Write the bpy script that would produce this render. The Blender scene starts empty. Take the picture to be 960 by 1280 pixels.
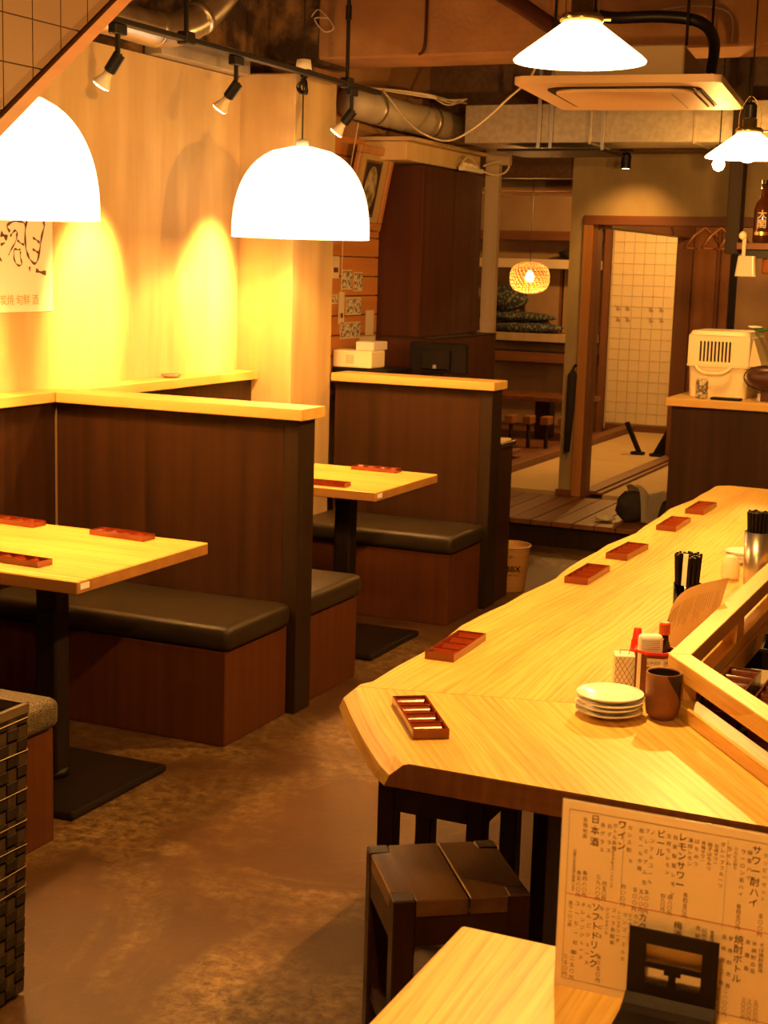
import bpy, bmesh, math, random
from mathutils import Vector, Matrix, Euler
random.seed(7)
sc = bpy.context.scene
COL = sc.collection
# ------------------------------------------------------------ camera
YAW, PITCH, ROLL = math.radians(24.11), math.radians(9.335), math.radians(1.652)
cam_d = bpy.data.cameras.new('camera')
cam = bpy.data.objects.new('camera', cam_d); COL.objects.link(cam)
_f = Vector((-math.sin(YAW)*math.cos(PITCH), math.cos(YAW)*math.cos(PITCH), -math.sin(PITCH)))
_r = Vector((math.cos(YAW), math.sin(YAW), 0)); _u = _r.cross(_f)
_r2 = math.cos(ROLL)*_r + math.sin(ROLL)*_u; _u2 = -math.sin(ROLL)*_r + math.cos(ROLL)*_u
cam.matrix_world = Matrix(((_r2.x,_u2.x,-_f.x,0),(_r2.y,_u2.y,-_f.y,0),(_r2.z,_u2.z,-_f.z,1.65),(0,0,0,1)))
cam_d.sensor_fit = 'VERTICAL'; cam_d.sensor_height = 17.3; cam_d.lens = 1878/1280*17.3
cam_d.clip_start = .05; cam_d.clip_end = 60
cam_d.dof.use_dof = True; cam_d.dof.focus_distance = 3.9; cam_d.dof.aperture_fstop = 6.0
sc.camera = cam
# ------------------------------------------------------------ world, exposure
w = bpy.data.worlds.new('world'); sc.world = w; w.use_nodes = True
bg = w.node_tree.nodes['Background']; bg.inputs[0].default_value = (1,.45,.12,1); bg.inputs[1].default_value = .02
sc.view_settings.view_transform = 'Standard'; sc.view_settings.look = 'None'
sc.view_settings.exposure = 0.4; sc.view_settings.gamma = 1; sc.view_settings.use_curve_mapping = False
LC = (1.0, .462, .10)           # colour of the tungsten light as the photograph renders it
def point(name, loc, power, r=.04, col=LC, parent=None):
    d = bpy.data.lights.new(name, 'POINT'); d.energy = power; d.color = col; d.shadow_soft_size = r
    o = bpy.data.objects.new(name, d); COL.objects.link(o); o.location = loc
    if parent: o.parent = parent; o.location = Vector(loc) - parent.location
    return o
def spot(name, loc, target, power, angle=40, blend=.6, r=.03, col=LC, parent=None):
    d = bpy.data.lights.new(name, 'SPOT'); d.energy = power; d.color = col; d.shadow_soft_size = r
    d.spot_size = math.radians(angle); d.spot_blend = blend
    o = bpy.data.objects.new(name, d); COL.objects.link(o); o.location = loc
    o.rotation_euler = (Vector(target)-Vector(loc)).to_track_quat('-Z','Y').to_euler()
    if parent: o.parent = parent; o.location = Vector(loc) - parent.location
    return o
P_DOME, P_CONE, P_WALL = 50, 98, 430     # lamp powers: booth domes, glass cones over the counter, wall spots
# ------------------------------------------------------------ materials
def _n(nt, t, **kw):
    n = nt.nodes.new(t)
    for k, v in kw.items():
        if k in n.inputs: n.inputs[k].default_value = v
        else: setattr(n, k, v)
    return n
def mat(name, c1, c2=None, rough=.6, metal=0, scale=(8,8,8), nscale=1.0, detail=4, bump=0, bscale=None, lo=.35, hi=.65, emit=0, ecol=None,
        trans=0, alpha=1, ior=1.45, spec=.5, dist=0, wave=None):
    m = bpy.data.materials.new(name); m.use_nodes = True; nt = m.node_tree; b = nt.nodes['Principled BSDF']
    b.inputs['Roughness'].default_value = rough; b.inputs['Metallic'].default_value = metal
    b.inputs['Specular IOR Level'].default_value = spec; b.inputs['IOR'].default_value = ior
    b.inputs['Transmission Weight'].default_value = trans; b.inputs['Alpha'].default_value = alpha
    b.inputs['Base Color'].default_value = (*c1, 1)
    if emit:
        b.inputs['Emission Color'].default_value = (*(ecol or c1), 1); b.inputs['Emission Strength'].default_value = emit
    if c2 or bump:
        tc = _n(nt, 'ShaderNodeTexCoord'); mp = _n(nt, 'ShaderNodeMapping'); mp.inputs['Scale'].default_value = scale
        nt.links.new(tc.outputs['Object'], mp.inputs[0])
        no = _n(nt, 'ShaderNodeTexNoise', Scale=nscale, Detail=detail, Distortion=dist); nt.links.new(mp.outputs[0], no.inputs['Vector'])
        fac = no.outputs['Fac']
        if wave:
            wv = _n(nt, 'ShaderNodeTexWave', Scale=wave, Distortion=6.0, Detail=2.0); wv.bands_direction = 'X'
            nt.links.new(mp.outputs[0], wv.inputs['Vector'])
            mx = _n(nt, 'ShaderNodeMath', operation='ADD'); ml = _n(nt, 'ShaderNodeMath', operation='MULTIPLY'); ml.inputs[1].default_value = .22
            nt.links.new(wv.outputs['Fac'], ml.inputs[0]); nt.links.new(ml.outputs[0], mx.inputs[0]); nt.links.new(no.outputs['Fac'], mx.inputs[1]); fac = mx.outputs[0]
        if c2:
            r = _n(nt, 'ShaderNodeValToRGB'); r.color_ramp.elements[0].position = lo; r.color_ramp.elements[1].position = hi
            r.color_ramp.elements[0].color = (*c1,1); r.color_ramp.elements[1].color = (*c2,1)
            nt.links.new(fac, r.inputs[0]); nt.links.new(r.outputs[0], b.inputs['Base Color'])
        if bump:
            bp = _n(nt, 'ShaderNodeBump', Strength=bump, Distance=.01); src = fac
            if bscale:
                n2 = _n(nt, 'ShaderNodeTexNoise', Scale=bscale, Detail=5.0); nt.links.new(tc.outputs['Object'], n2.inputs['Vector']); src = n2.outputs['Fac']
            nt.links.new(src, bp.inputs['Height']); nt.links.new(bp.outputs[0], b.inputs['Normal'])
    return m
def wood(name, a, b, axis, rough=.45, bump=.1, fine=60, lo=.3, hi=.75, wave=None, spec=.5):
    s = [fine]*3; s[axis] = fine*.035
    return mat(name, a, b, rough, scale=tuple(s), nscale=.6, detail=5, bump=bump, lo=lo, hi=hi, wave=wave, spec=spec)
M = {}
M['plaster'] = mat('cream_plaster', (.46,.32,.15), (.60,.44,.22), .9, scale=(5,5,.7), nscale=1.3, bump=.12, bscale=60)
M['beamplaster'] = mat('brown_plaster', (.26,.125,.048), (.36,.19,.075), .95, scale=(3,3,3), nscale=1, bump=.3, bscale=40)
M['greyplaster'] = mat('grey_plaster', (.30,.22,.11), (.42,.32,.17), .9, scale=(3,3,2), nscale=1.2, bump=.2, bscale=40)
M['insul'] = mat('sprayed_insulation', (.05,.024,.010), (.42,.24,.10), 1, scale=(7,7,7), nscale=1, detail=8, bump=1.0, bscale=45, lo=.42, hi=.85)
M['ceil'] = mat('dark_concrete', (.04,.02,.01), (.10,.055,.028), .95, scale=(3,3,3), bump=.4, bscale=20)
M['backwood'] = wood('back_ceiling_board', (.10,.055,.03), (.17,.09,.05), 1)
def floor_mat():
    m = bpy.data.materials.new('worn_concrete_floor'); m.use_nodes = True; nt = m.node_tree; b = nt.nodes['Principled BSDF']
    tc = _n(nt,'ShaderNodeTexCoord'); mp = _n(nt,'ShaderNodeMapping'); mp.inputs['Location'].default_value = (3.1,1.7,0); nt.links.new(tc.outputs['Object'], mp.inputs[0])
    big = _n(nt,'ShaderNodeTexNoise', Scale=1.1, Detail=10.0, Roughness=.62, Distortion=.9); fin = _n(nt,'ShaderNodeTexNoise', Scale=26.0, Detail=9.0, Roughness=.75, Distortion=.25)
    nt.links.new(mp.outputs[0], big.inputs['Vector']); nt.links.new(mp.outputs[0], fin.inputs['Vector'])
    r1 = _n(nt,'ShaderNodeValToRGB'); r1.color_ramp.elements[0].position=.46; r1.color_ramp.elements[1].position=.62
    nt.links.new(big.outputs['Fac'], r1.inputs[0])
    r2 = _n(nt,'ShaderNodeValToRGB'); r2.color_ramp.elements[0].position=.40; r2.color_ramp.elements[1].position=.66
    nt.links.new(fin.outputs['Fac'], r2.inputs[0])
    mu = _n(nt,'ShaderNodeMath', operation='MULTIPLY'); nt.links.new(r1.outputs[0], mu.inputs[0]); nt.links.new(r2.outputs[0], mu.inputs[1])
    ramp = _n(nt,'ShaderNodeValToRGB'); e = ramp.color_ramp.elements
    e[0].position=0; e[0].color=(.105,.048,.018,1); e[1].position=1; e[1].color=(.46,.31,.13,1)
    nt.links.new(mu.outputs[0], ramp.inputs[0])
    base2 = _n(nt,'ShaderNodeTexNoise', Scale=4.0, Detail=4.0); nt.links.new(mp.outputs[0], base2.inputs['Vector'])
    mx = _n(nt,'ShaderNodeMix', data_type='RGBA', blend_type='MULTIPLY'); mx.inputs['Factor'].default_value=.6
    nt.links.new(ramp.outputs[0], mx.inputs['A']); nt.links.new(base2.outputs['Fac'], mx.inputs['B'])
    nt.links.new(mx.outputs['Result'], b.inputs['Base Color'])
    b.inputs['Roughness'].default_value=.5; b.inputs['Specular IOR Level'].default_value=.3
    bp = _n(nt,'ShaderNodeBump', Strength=.25, Distance=.01); nt.links.new(fin.outputs['Fac'], bp.inputs['Height']); nt.links.new(bp.outputs[0], b.inputs['Normal'])
    return m
M['floor'] = floor_mat()
# light timber, grain along x / y / the short arm's own direction
LA, LB = (.58,.35,.09), (.76,.52,.16)
M['endgrain_shaded'] = mat('shaded_end_grain', (.13,.045,.014), (.19,.07,.022), .5, scale=(60,10,10), nscale=1)  # end grain tone, darkened further to paint in shade on slab ends and underside
M['pine_x'] = wood('light_wood_across', LA, LB, 0, fine=26)
M['pine_y'] = wood('light_wood_along', LA, LB, 1, fine=26)
M['pine_z'] = wood('light_wood_upright', LA, LB, 2, fine=26)
def slab_mat(name, ang):
    m = bpy.data.materials.new(name); m.use_nodes=True; nt=m.node_tree; b=nt.nodes['Principled BSDF']
    tc=_n(nt,'ShaderNodeTexCoord'); rt=_n(nt,'ShaderNodeMapping'); rt.inputs['Rotation'].default_value=(0,0,ang); nt.links.new(tc.outputs['Object'], rt.inputs[0])
    sp=_n(nt,'ShaderNodeMapping'); sp.inputs['Scale'].default_value=(1,.03,1); nt.links.new(rt.outputs[0], sp.inputs[0])
    s2=_n(nt,'ShaderNodeMapping'); s2.inputs['Scale'].default_value=(2.2,.35,1); nt.links.new(rt.outputs[0], s2.inputs[0])
    warp=_n(nt,'ShaderNodeTexNoise', Scale=1.6, Detail=2.0); nt.links.new(s2.outputs[0], warp.inputs['Vector'])
    ad=_n(nt,'ShaderNodeVectorMath', operation='MULTIPLY_ADD'); ad.inputs[1].default_value=(.16,0,0); nt.links.new(warp.outputs['Color'], ad.inputs[0]); nt.links.new(sp.outputs[0], ad.inputs[2])
    wv=_n(nt,'ShaderNodeTexWave', Scale=17.0, Distortion=.6, Detail=2.0); wv.bands_direction='X'; wv.wave_profile='SAW'; nt.links.new(ad.outputs[0], wv.inputs['Vector'])
    pw_=_n(nt,'ShaderNodeMath', operation='POWER'); pw_.inputs[1].default_value=3.0; nt.links.new(wv.outputs['Fac'], pw_.inputs[0])
    fi=_n(nt,'ShaderNodeTexNoise', Scale=150.0, Detail=3.0, Roughness=.6); nt.links.new(ad.outputs[0], fi.inputs['Vector'])
    br=_n(nt,'ShaderNodeTexNoise', Scale=7.0, Detail=3.0); nt.links.new(ad.outputs[0], br.inputs['Vector'])
    a1=_n(nt,'ShaderNodeMath', operation='MULTIPLY_ADD'); a1.inputs[1].default_value=.26; nt.links.new(pw_.outputs[0], a1.inputs[0]); nt.links.new(fi.outputs['Fac'], a1.inputs[2])
    a2=_n(nt,'ShaderNodeMath', operation='ADD'); nt.links.new(a1.outputs[0], a2.inputs[0]); nt.links.new(br.outputs['Fac'], a2.inputs[1])
    a3=_n(nt,'ShaderNodeMath', operation='MULTIPLY'); a3.inputs[1].default_value=.6; nt.links.new(a2.outputs[0], a3.inputs[0])
    r=_n(nt,'ShaderNodeValToRGB'); e=r.color_ramp.elements; e[0].position=.50; e[0].color=(.80,.55,.14,1); e[1].position=.86; e[1].color=(.52,.25,.04,1)
    nt.links.new(a3.outputs[0], r.inputs[0]); nt.links.new(r.outputs[0], b.inputs['Base Color']); b.inputs['Roughness'].default_value=.42
    bp=_n(nt,'ShaderNodeBump', Strength=.06, Distance=.01); nt.links.new(a3.outputs[0], bp.inputs['Height']); nt.links.new(bp.outputs[0], b.inputs['Normal'])
    return m
M['slab_a'] = slab_mat('counter_timber_long_arm', 0)
M['slab_b'] = slab_mat('counter_timber_short_arm', math.radians(-35.5))
M['table'] = slab_mat('table_timber', math.radians(90))
M['tabley'] = slab_mat('front_table_timber', math.radians(0))
M['dark_z'] = wood('dark_stained_panel', (.020,.0075,.003), (.045,.017,.006), 2, spec=.22, rough=.42, bump=.08, fine=45)
M['dark_x'] = wood('dark_stained_wood', (.020,.009,.005), (.04,.018,.009), 0, rough=.4, fine=45)
M['darkpost'] = wood('blackish_brown_post', (.016,.008,.003), (.026,.013,.005), 2, spec=.25, rough=.5, fine=45)
M['red_z'] = wood('reddish_brown_panel', (.074,.022,.006), (.105,.034,.009), 2, spec=.2, rough=.5, fine=45)
M['stool'] = wood('dark_polished_seat', (.13,.055,.015), (.23,.11,.03), 1, spec=.8, rough=.27, bump=.2, fine=30)
M['stoolleg'] = wood('dark_stool_leg', (.026,.008,.003), (.045,.015,.005), 2, rough=.42, fine=40)
M['vinyl'] = mat('black_vinyl', (.026,.018,.010), None, .40, spec=.45, scale=(1,1,1), bump=.15, bscale=300)
M['mesh'] = mat('perforated_grey_vinyl', (.02,.014,.008), (.15,.115,.07), .7, scale=(280,280,280), nscale=1, detail=1, lo=.45, hi=.55)
M['black'] = mat('black_metal', (.010,.007,.005), None, .42, spec=.35)
M['iron'] = mat('cast_iron', (.010,.006,.005), None, .5, spec=.25)
M['blackplastic'] = mat('black_plastic', (.010,.006,.005), None, .55, spec=.18)
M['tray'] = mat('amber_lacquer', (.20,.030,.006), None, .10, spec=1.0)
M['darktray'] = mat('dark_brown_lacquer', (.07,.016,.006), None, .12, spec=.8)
M['tableedge_shaded'] = wood('shaded_table_edge', (.34,.16,.045), (.46,.24,.07), 0, fine=30)  # darker than the top: the weaker light on edges is painted into the colour
M['white'] = mat('white_ceramic', (.95,.94,.92), None, .18)
M['paper'] = mat('menu_paper', (.88,.72,.46), None, .45)
M['paperedge'] = mat('laminate_film', (.75,.68,.55), None, .15)
M['poster'] = mat('poster_paper', (.86,.82,.68), None, .8)
M['ink'] = mat('brown_ink', (.10,.035,.015), None, .7)
M['inkfine'] = mat('faint_brown_ink', (.20,.09,.04), None, .7)
M['inkblack'] = mat('black_ink', (.03,.015,.01), None, .7)
M['inkorange'] = mat('orange_ink', (.65,.28,.06), None, .7)
M['inkred'] = mat('red_ink', (.65,.08,.03), None, .7)
M['shade'] = mat('lit_white_shade', (.9,.85,.75), None, .5, emit=1.9, ecol=(1,.76,.44))
M['glassshade'] = mat('lit_opal_glass', (.9,.85,.7), None, .2, emit=3.2, ecol=(1,.72,.32))
M['bulb'] = mat('lit_bulb', (1,.8,.5), None, .3, emit=40, ecol=(1,.62,.22))
M['bulbdim'] = mat('lit_reflector_face', (1,.8,.5), None, .3, emit=12, ecol=(1,.62,.22))
M['frost'] = mat('frosted_bulb_glass', (.75,.62,.42), None, .25, spec=.6)
M['wicker'] = mat('lit_woven_shade', (.55,.22,.05), None, .6, emit=.55, ecol=(1,.36,.06))
M['galv'] = mat('galvanised_steel', (.36,.31,.22), (.44,.39,.29), .38, .7, scale=(35,35,35), nscale=1, detail=3, bump=.05)
M['pipe'] = mat('grey_duct', (.30,.25,.18), (.40,.34,.25), .5, .1, scale=(4,4,4))
M['flex'] = mat('silver_duct', (.48,.44,.36), (.62,.58,.48), .3, .9, scale=(9,9,9), bump=.2)
M['steel'] = mat('stainless_steel', (.55,.52,.47), None, .3, .9)
M['gold'] = mat('brass', (.65,.45,.16), None, .25, .9)
M['acwhite'] = mat('cream_ac_plastic', (.60,.42,.24), None, .5)
M['acgrey'] = mat('ac_casing', (.34,.25,.15), None, .6)
M['cream'] = mat('cream_plastic', (.88,.76,.50), None, .4)
M['whitepl'] = mat('white_plastic', (.75,.70,.60), None, .45)
M['frostpl'] = mat('clear_cream_plastic', (.62,.55,.42), None, .3)
M['brownglass'] = mat('brown_bottle_glass', (.06,.018,.006), None, .08, spec=.9)
M['cup'] = mat('rust_stoneware', (.17,.065,.025), (.24,.10,.04), .5, scale=(20,20,20), nscale=1)
M['cupdark'] = mat('dark_glaze', (.035,.022,.015), None, .2)
M['redpl'] = mat('red_plastic', (.75,.03,.015), None, .35)
M['orangecap'] = mat('orange_cap', (.65,.10,.02), None, .3)
M['soy'] = mat('soy_sauce_brown', (.025,.010,.006), None, .1, spec=.8)
M['amberpl'] = mat('amber_plastic', (.30,.10,.03), None, .25)
M['walltile'] = mat('cream_wall_tile', (.66,.56,.38), (.70,.60,.42), .2, scale=(2,2,2))
M['stairtile'] = mat('brown_wall_tile', (.085,.040,.014), (.115,.058,.021), .6, scale=(2,2,2))
M['grout'] = mat('tile_grout', (.045,.02,.008), None, .9)
M['walltilegrout'] = mat('pale_grout', (.56,.46,.31), None, .9)
M['trimwood'] = wood('stair_trim_wood', (.20,.085,.035), (.28,.13,.05), 1, fine=40)
M['plank'] = wood('orange_plank', (.42,.16,.04), (.54,.23,.06), 1, fine=30)
M['locker'] = wood('locker_veneer', (.040,.010,.003), (.085,.023,.006), 2, spec=.3, rough=.4, fine=30)
M['backbrown'] = wood('back_room_wood', (.13,.05,.022), (.19,.08,.035), 2, fine=30)
M['backbrown_x'] = wood('back_room_beam', (.13,.05,.022), (.19,.08,.035), 0, fine=30)
M['panelwood'] = wood('back_room_panel', (.20,.075,.022), (.27,.11,.035), 2, fine=30)
M['backwall'] = mat('tan_wallpaper', (.30,.19,.11), (.36,.24,.14), .9, scale=(3,3,3))
M['jamb'] = wood('beige_jamb', (.36,.27,.18), (.44,.34,.24), 2, fine=30)
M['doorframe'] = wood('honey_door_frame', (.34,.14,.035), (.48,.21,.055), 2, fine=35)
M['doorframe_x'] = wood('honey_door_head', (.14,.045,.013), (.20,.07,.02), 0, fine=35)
M['tatami'] = mat('tatami_straw', (.42,.31,.15), (.50,.38,.19), .85, scale=(4,160,4), nscale=1)
M['deck'] = wood('brown_deck_board', (.12,.045,.015), (.20,.085,.03), 1, spec=.3, rough=.4, fine=35)
M['bedding'] = mat('indigo_patterned_cloth', (.03,.04,.045), (.16,.17,.15), .9, scale=(40,40,40), nscale=1, detail=0, lo=.55, hi=.6)
M['cloth'] = mat('pale_towel', (.55,.48,.36), None, .9, bump=.3, bscale=80)
M['darkcloth'] = mat('black_cloth', (.02,.015,.015), None, .85)
M['bucket'] = mat('kraft_bucket', (.46,.24,.08), (.52,.28,.10), .6, scale=(3,3,60), nscale=1)
M['weave1'] = mat('brown_weave', (.10,.065,.032), None, .7)
M['weave2'] = mat('dark_weave', (.045,.027,.013), None, .7)
M['wire'] = mat('basket_wire', (.35,.26,.16), None, .4, .6)
M['frame'] = wood('picture_frame_wood', (.34,.15,.045), (.44,.21,.07), 2, fine=40)
M['mount'] = mat('picture_mount', (.40,.28,.13), None, .7)
M['photo'] = mat('picture_print', (.10,.07,.035), (.45,.36,.20), .5, scale=(18,18,18), nscale=1, detail=2)
M['notice'] = mat('pinned_paper', (.62,.52,.36), None, .7)
M['photos'] = mat('photo_print', (.16,.13,.09), (.62,.54,.40), .5, scale=(60,60,60), nscale=1, detail=1, lo=.45, hi=.55)
M['whitewire'] = mat('white_cable', (.60,.50,.36), None, .5)
M['clear'] = mat('clear_glass', (1,1,1), None, .03, trans=1, ior=1.3)
M['leather'] = mat('brown_leather', (.07,.022,.015), None, .35)
M['green'] = mat('green_leaf', (.06,.22,.04), None, .6)
M['worktop'] = mat('brown_worktop', (.12,.07,.04), None, .4)
# ------------------------------------------------------------ mesh helpers
def tag(o, label=None, cat=None, group=None, kind=None):
    if label: o['label'] = label
    if cat: o['category'] = cat
    if group: o['group'] = group
    if kind: o['kind'] = kind
    return o
def link(name, bm, m, parent=None, world=True, smooth=False):
    if world and parent is not None:
        p = parent; off = Vector(p.location)
        while p.parent is not None: p = p.parent; off += Vector(p.location)
        bmesh.ops.translate(bm, verts=bm.verts, vec=-off)
    bmesh.ops.recalc_face_normals(bm, faces=bm.faces)
    me = bpy.data.meshes.new(name); bm.to_mesh(me); bm.free()
    for mm in (m if isinstance(m, (list, tuple)) else [m]): me.materials.append(M[mm])
    if smooth:
        for p in me.polygons: p.use_smooth = True
    o = bpy.data.objects.new(name, me); COL.objects.link(o)
    if parent is not None: o.parent = parent
    return o
def thing(name, label, cat, loc=(0,0,0), rz=0, group=None):
    o = bpy.data.objects.new(name, None); COL.objects.link(o); o.location = loc; o.rotation_euler = (0,0,rz)
    o.empty_display_size = .05
    return tag(o, label, cat, group)
def copy_tree(o, parent=None):
    c = o.copy(); COL.objects.link(c); c.parent = parent
    for ch in list(o.children): copy_tree(ch, c)
    return c
def B(x0,x1,y0,y1,z0,z1,bev=0,seg=1,bm=None,mi=0):
    bm = bm or bmesh.new(); vs = [bm.verts.new((x,y,z)) for z in (z0,z1) for y in (y0,y1) for x in (x0,x1)]
    fs = [bm.faces.new([vs[i] for i in f]) for f in ((0,2,3,1),(4,5,7,6),(0,1,5,4),(2,6,7,3),(0,4,6,2),(1,3,7,5))]
    for f in fs: f.material_index = mi
    if bev:
        es = list({e for f in fs for e in f.edges}); bmesh.ops.bevel(bm, geom=es, offset=bev, segments=seg, affect='EDGES', profile=.5)
    return bm
def prism(poly, z0, z1, bev=0, seg=2, bm=None):
    bm = bm or bmesh.new(); a = [bm.verts.new((x,y,z0)) for x,y in poly]; b = [bm.verts.new((x,y,z1)) for x,y in poly]; n = len(poly)
    fs = [bm.faces.new(a[::-1]), bm.faces.new(b)] + [bm.faces.new((a[i],a[(i+1)%n],b[(i+1)%n],b[i])) for i in range(n)]
    if bev: bmesh.ops.bevel(bm, geom=list({e for f in fs for e in f.edges}), offset=bev, segments=seg, affect='EDGES', profile=.5)
    return bm
def lathe(prof, n=32, c=(0,0,0), bm=None, close=False):
    """prof: list of (r, z)"""
    bm = bm or bmesh.new(); rings = []
    for r, z in prof:
        if r < 1e-6: rings.append([bm.verts.new((c[0],c[1],c[2]+z))])
        else: rings.append([bm.verts.new((c[0]+r*math.cos(2*math.pi*i/n), c[1]+r*math.sin(2*math.pi*i/n), c[2]+z)) for i in range(n)])
    prs = list(zip(rings, rings[1:])) + ([(rings[-1], rings[0])] if close else [])
    for a, b in prs:
        if len(a) == 1 and len(b) == 1: continue
        for i in range(n):
            j = (i+1) % n
            if len(a) == 1: bm.faces.new((a[0], b[j], b[i]))
            elif len(b) == 1: bm.faces.new((a[i], a[j], b[0]))
            else: bm.faces.new((a[i], a[j], b[j], b[i]))
    return bm
def tube(pts, r, n=8, bm=None, caps=True):
    bm = bm or bmesh.new(); pts = [Vector(p) for p in pts]; rings = []; up = None
    for i, p in enumerate(pts):
        t = (pts[min(i+1,len(pts)-1)] - pts[max(i-1,0)]).normalized()
        if up is None: up = Vector((0,0,1)) if abs(t.z) < .9 else Vector((1,0,0))
        s = t.cross(up).normalized(); up = s.cross(t).normalized(); rr = r[i] if isinstance(r,(list,tuple)) else r
        rings.append([bm.verts.new(p + rr*(math.cos(2*math.pi*k/n)*s + math.sin(2*math.pi*k/n)*up)) for k in range(n)])
    for a, b in zip(rings, rings[1:]):
        for i in range(n): bm.faces.new((a[i], a[(i+1)%n], b[(i+1)%n], b[i]))
    if caps: bm.faces.new(rings[0][::-1]); bm.faces.new(rings[-1])
    return bm
def spline(pts, k=6):
    pts = [Vector(p) for p in pts]; out = []
    for i in range(len(pts)-1):
        p0,p1,p2,p3 = pts[max(i-1,0)],pts[i],pts[i+1],pts[min(i+2,len(pts)-1)]
        for j in range(k):
            t = j/k; out.append(.5*((2*p1)+(-p0+p2)*t+(2*p0-5*p1+4*p2-p3)*t*t+(-p0+3*p1-3*p2+p3)*t**3))
    return out + [pts[-1]]
def xf(bm, mtx): bmesh.ops.transform(bm, matrix=mtx, verts=bm.verts); return bm
def blob(c, r, sub=3, amp=.12, freq=3, seed=0, flat=None):
    from mathutils import noise
    bm = bmesh.new(); bmesh.ops.create_icosphere(bm, subdivisions=sub, radius=1)
    for v in bm.verts:
        k = 1 + amp*noise.noise(v.co*freq + Vector((seed,seed,seed)))
        v.co = Vector((v.co.x*r[0]*k, v.co.y*r[1]*k, v.co.z*r[2]*k))
        if flat is not None and v.co.z < flat: v.co.z = flat
        v.co += Vector(c)
    return bm
_dep = []
def text(name, body, size, loc, rot, m, parent, vertical=False, line=1.25, align='CENTER', bold=0):
    cu = bpy.data.curves.new(name, 'FONT'); cu.body = '\n'.join(body) if vertical else body
    cu.size = size; cu.space_line = line; cu.align_x = align; cu.align_y = 'TOP' if vertical else 'CENTER'; cu.resolution_u = 2; cu.offset = bold
    cu.materials.append(M[m]); o = bpy.data.objects.new(name, cu); COL.objects.link(o)
    o.rotation_euler = rot; off = Vector((0,0,0)); p = parent
    while p is not None: off += Vector(p.location); p = p.parent
    o.location = Vector(loc) - off; o.parent = parent; _dep.append(o); return o
def struct(name, bm, m, parent=None):
    o = link(name, bm, m, parent)
    if parent is None: o['kind'] = 'structure'
    return o
PI = math.pi
# ================================================================ THE SETTING
fl = struct('floor', B(-5.7,1.3,-1.6,14.2,-.1,0), 'floor')
wl = struct('wall_left', B(-3.8,-3.62,-1.5,6.31,0,2.49), 'plaster')
struct('wall_left_upper', B(-3.8,-3.66,-1.5,6.6,2.49,3.0), 'insul')
struct('wall_left_pillar', B(-3.75,-3.33,6.31,6.74,0,2.51,.006), 'plaster')
pw = struct('wall_left_plank', B(-3.75,-3.455,6.74,8.4,0,2.95), 'beamplaster')
struct('ceiling', B(-5.7,1.3,-1.6,8.19,2.95,3.05), 'ceil')
struct('trim_beam', B(-3.37,1.2,6.6,6.95,2.605,2.95,.01), 'beamplaster')
struct('trim_beam_insulated', B(-3.66,-3.37,6.6,6.95,2.59,2.95), 'insul')
# lumps of sprayed insulation in the ceiling corner over the booths
def lumpy(x0,x1,y0,y1,z,n=26,amp=.05):
    from mathutils import noise
    bm = bmesh.new(); g = [[bm.verts.new((x0+(x1-x0)*i/n, y0+(y1-y0)*j/(n*2), z-.02-amp*abs(noise.noise(Vector((i*.45,j*.45,3)))))) for j in range(2*n+1)] for i in range(n+1)]
    for i in range(n):
        for j in range(2*n): bm.faces.new((g[i][j],g[i+1][j],g[i+1][j+1],g[i][j+1]))
    return bm
tag(link('sprayed_insulation', lumpy(-3.65,-2.5,4.2,6.59,2.95), 'insul', smooth=True), 'shaggy brown sprayed insulation on the ceiling above the left booths', 'insulation', kind='stuff')
struct('wall_right', B(1.2,1.3,-1.5,14.2,0,3.0), 'backbrown')
struct('wall_front', B(-3.8,1.3,-1.6,-1.5,0,3.0), 'backbrown')
struct('wall_back', B(-5.7,1.3,14.0,14.1,0,2.6), 'backwall')
struct('wall_back_left', B(-5.7,-5.6,8.6,14.0,0,2.6), 'backwall')
struct('wall_middle_left', B(-5.6,-3.46,8.5,8.6,0,2.95), 'backwall')
struct('wall_doorway_head', B(-3.02,1.2,9.6,9.72,2.0,2.42), 'greyplaster')
struct('wall_doorway_post', B(-3.02,-2.925,9.6,9.72,.16,2.0), 'greyplaster')
struct('wall_doorway_right', B(-1.2,1.2,9.6,9.72,0,2.0), 'greyplaster')
struct('ceiling_back', B(-5.6,1.2,8.2,14.0,2.42,2.5), 'backwood')
struct('trim_ceiling_step', B(-5.6,1.2,8.19,8.2,2.42,3.05), 'backwood')
# ceiling boards seen beyond the duct
cb = thing('ceiling_boards', 'brown boards lining the low ceiling before the back room', 'ceiling panel', (-3.0,9.0,2.40)); cb['kind']='structure'
for i in range(6):
    link('board', B(-5.4,-.4,8.25+i*.22,8.25+i*.22+.212,2.396-(i%2)*.006,2.418), 'backwood', cb)
struct('trim_ceiling_beam', B(-5.5,-3.03,9.58,9.70,2.24,2.395,.004), 'backwood')
# doorway frame
df = thing('door_1', 'honey coloured timber frame around the back room doorway', 'door frame', (-2.87,9.6,.16)); df['kind']='structure'; del df['category']
link('jamb', B(-2.925,-2.86,9.575,9.735,.16,2.0,.003), 'doorframe', df)
link('inner_jamb', B(-2.86,-2.83,9.6,9.7,.16,1.95,.002), 'backbrown', df)
link('head', B(-2.925,-1.2,9.57,9.74,1.945,2.005,.003), 'doorframe_x', df)
struct('trim_post_foot', B(-3.03,-2.926,9.57,9.599,.16,.20,.002), 'doorframe_x')
struct('trim_door_track', B(-2.90,-2.78,9.74,12.05,1.93,2.419,.003), 'backbrown')
struct('trim_floor_sill', B(-2.90,-2.80,9.74,12.05,.16,.185,.003), 'backbrown')
struct('trim_sill_groove', B(-2.795,-2.76,9.74,12.05,.16,.175,.002), 'backbrown')
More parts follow.
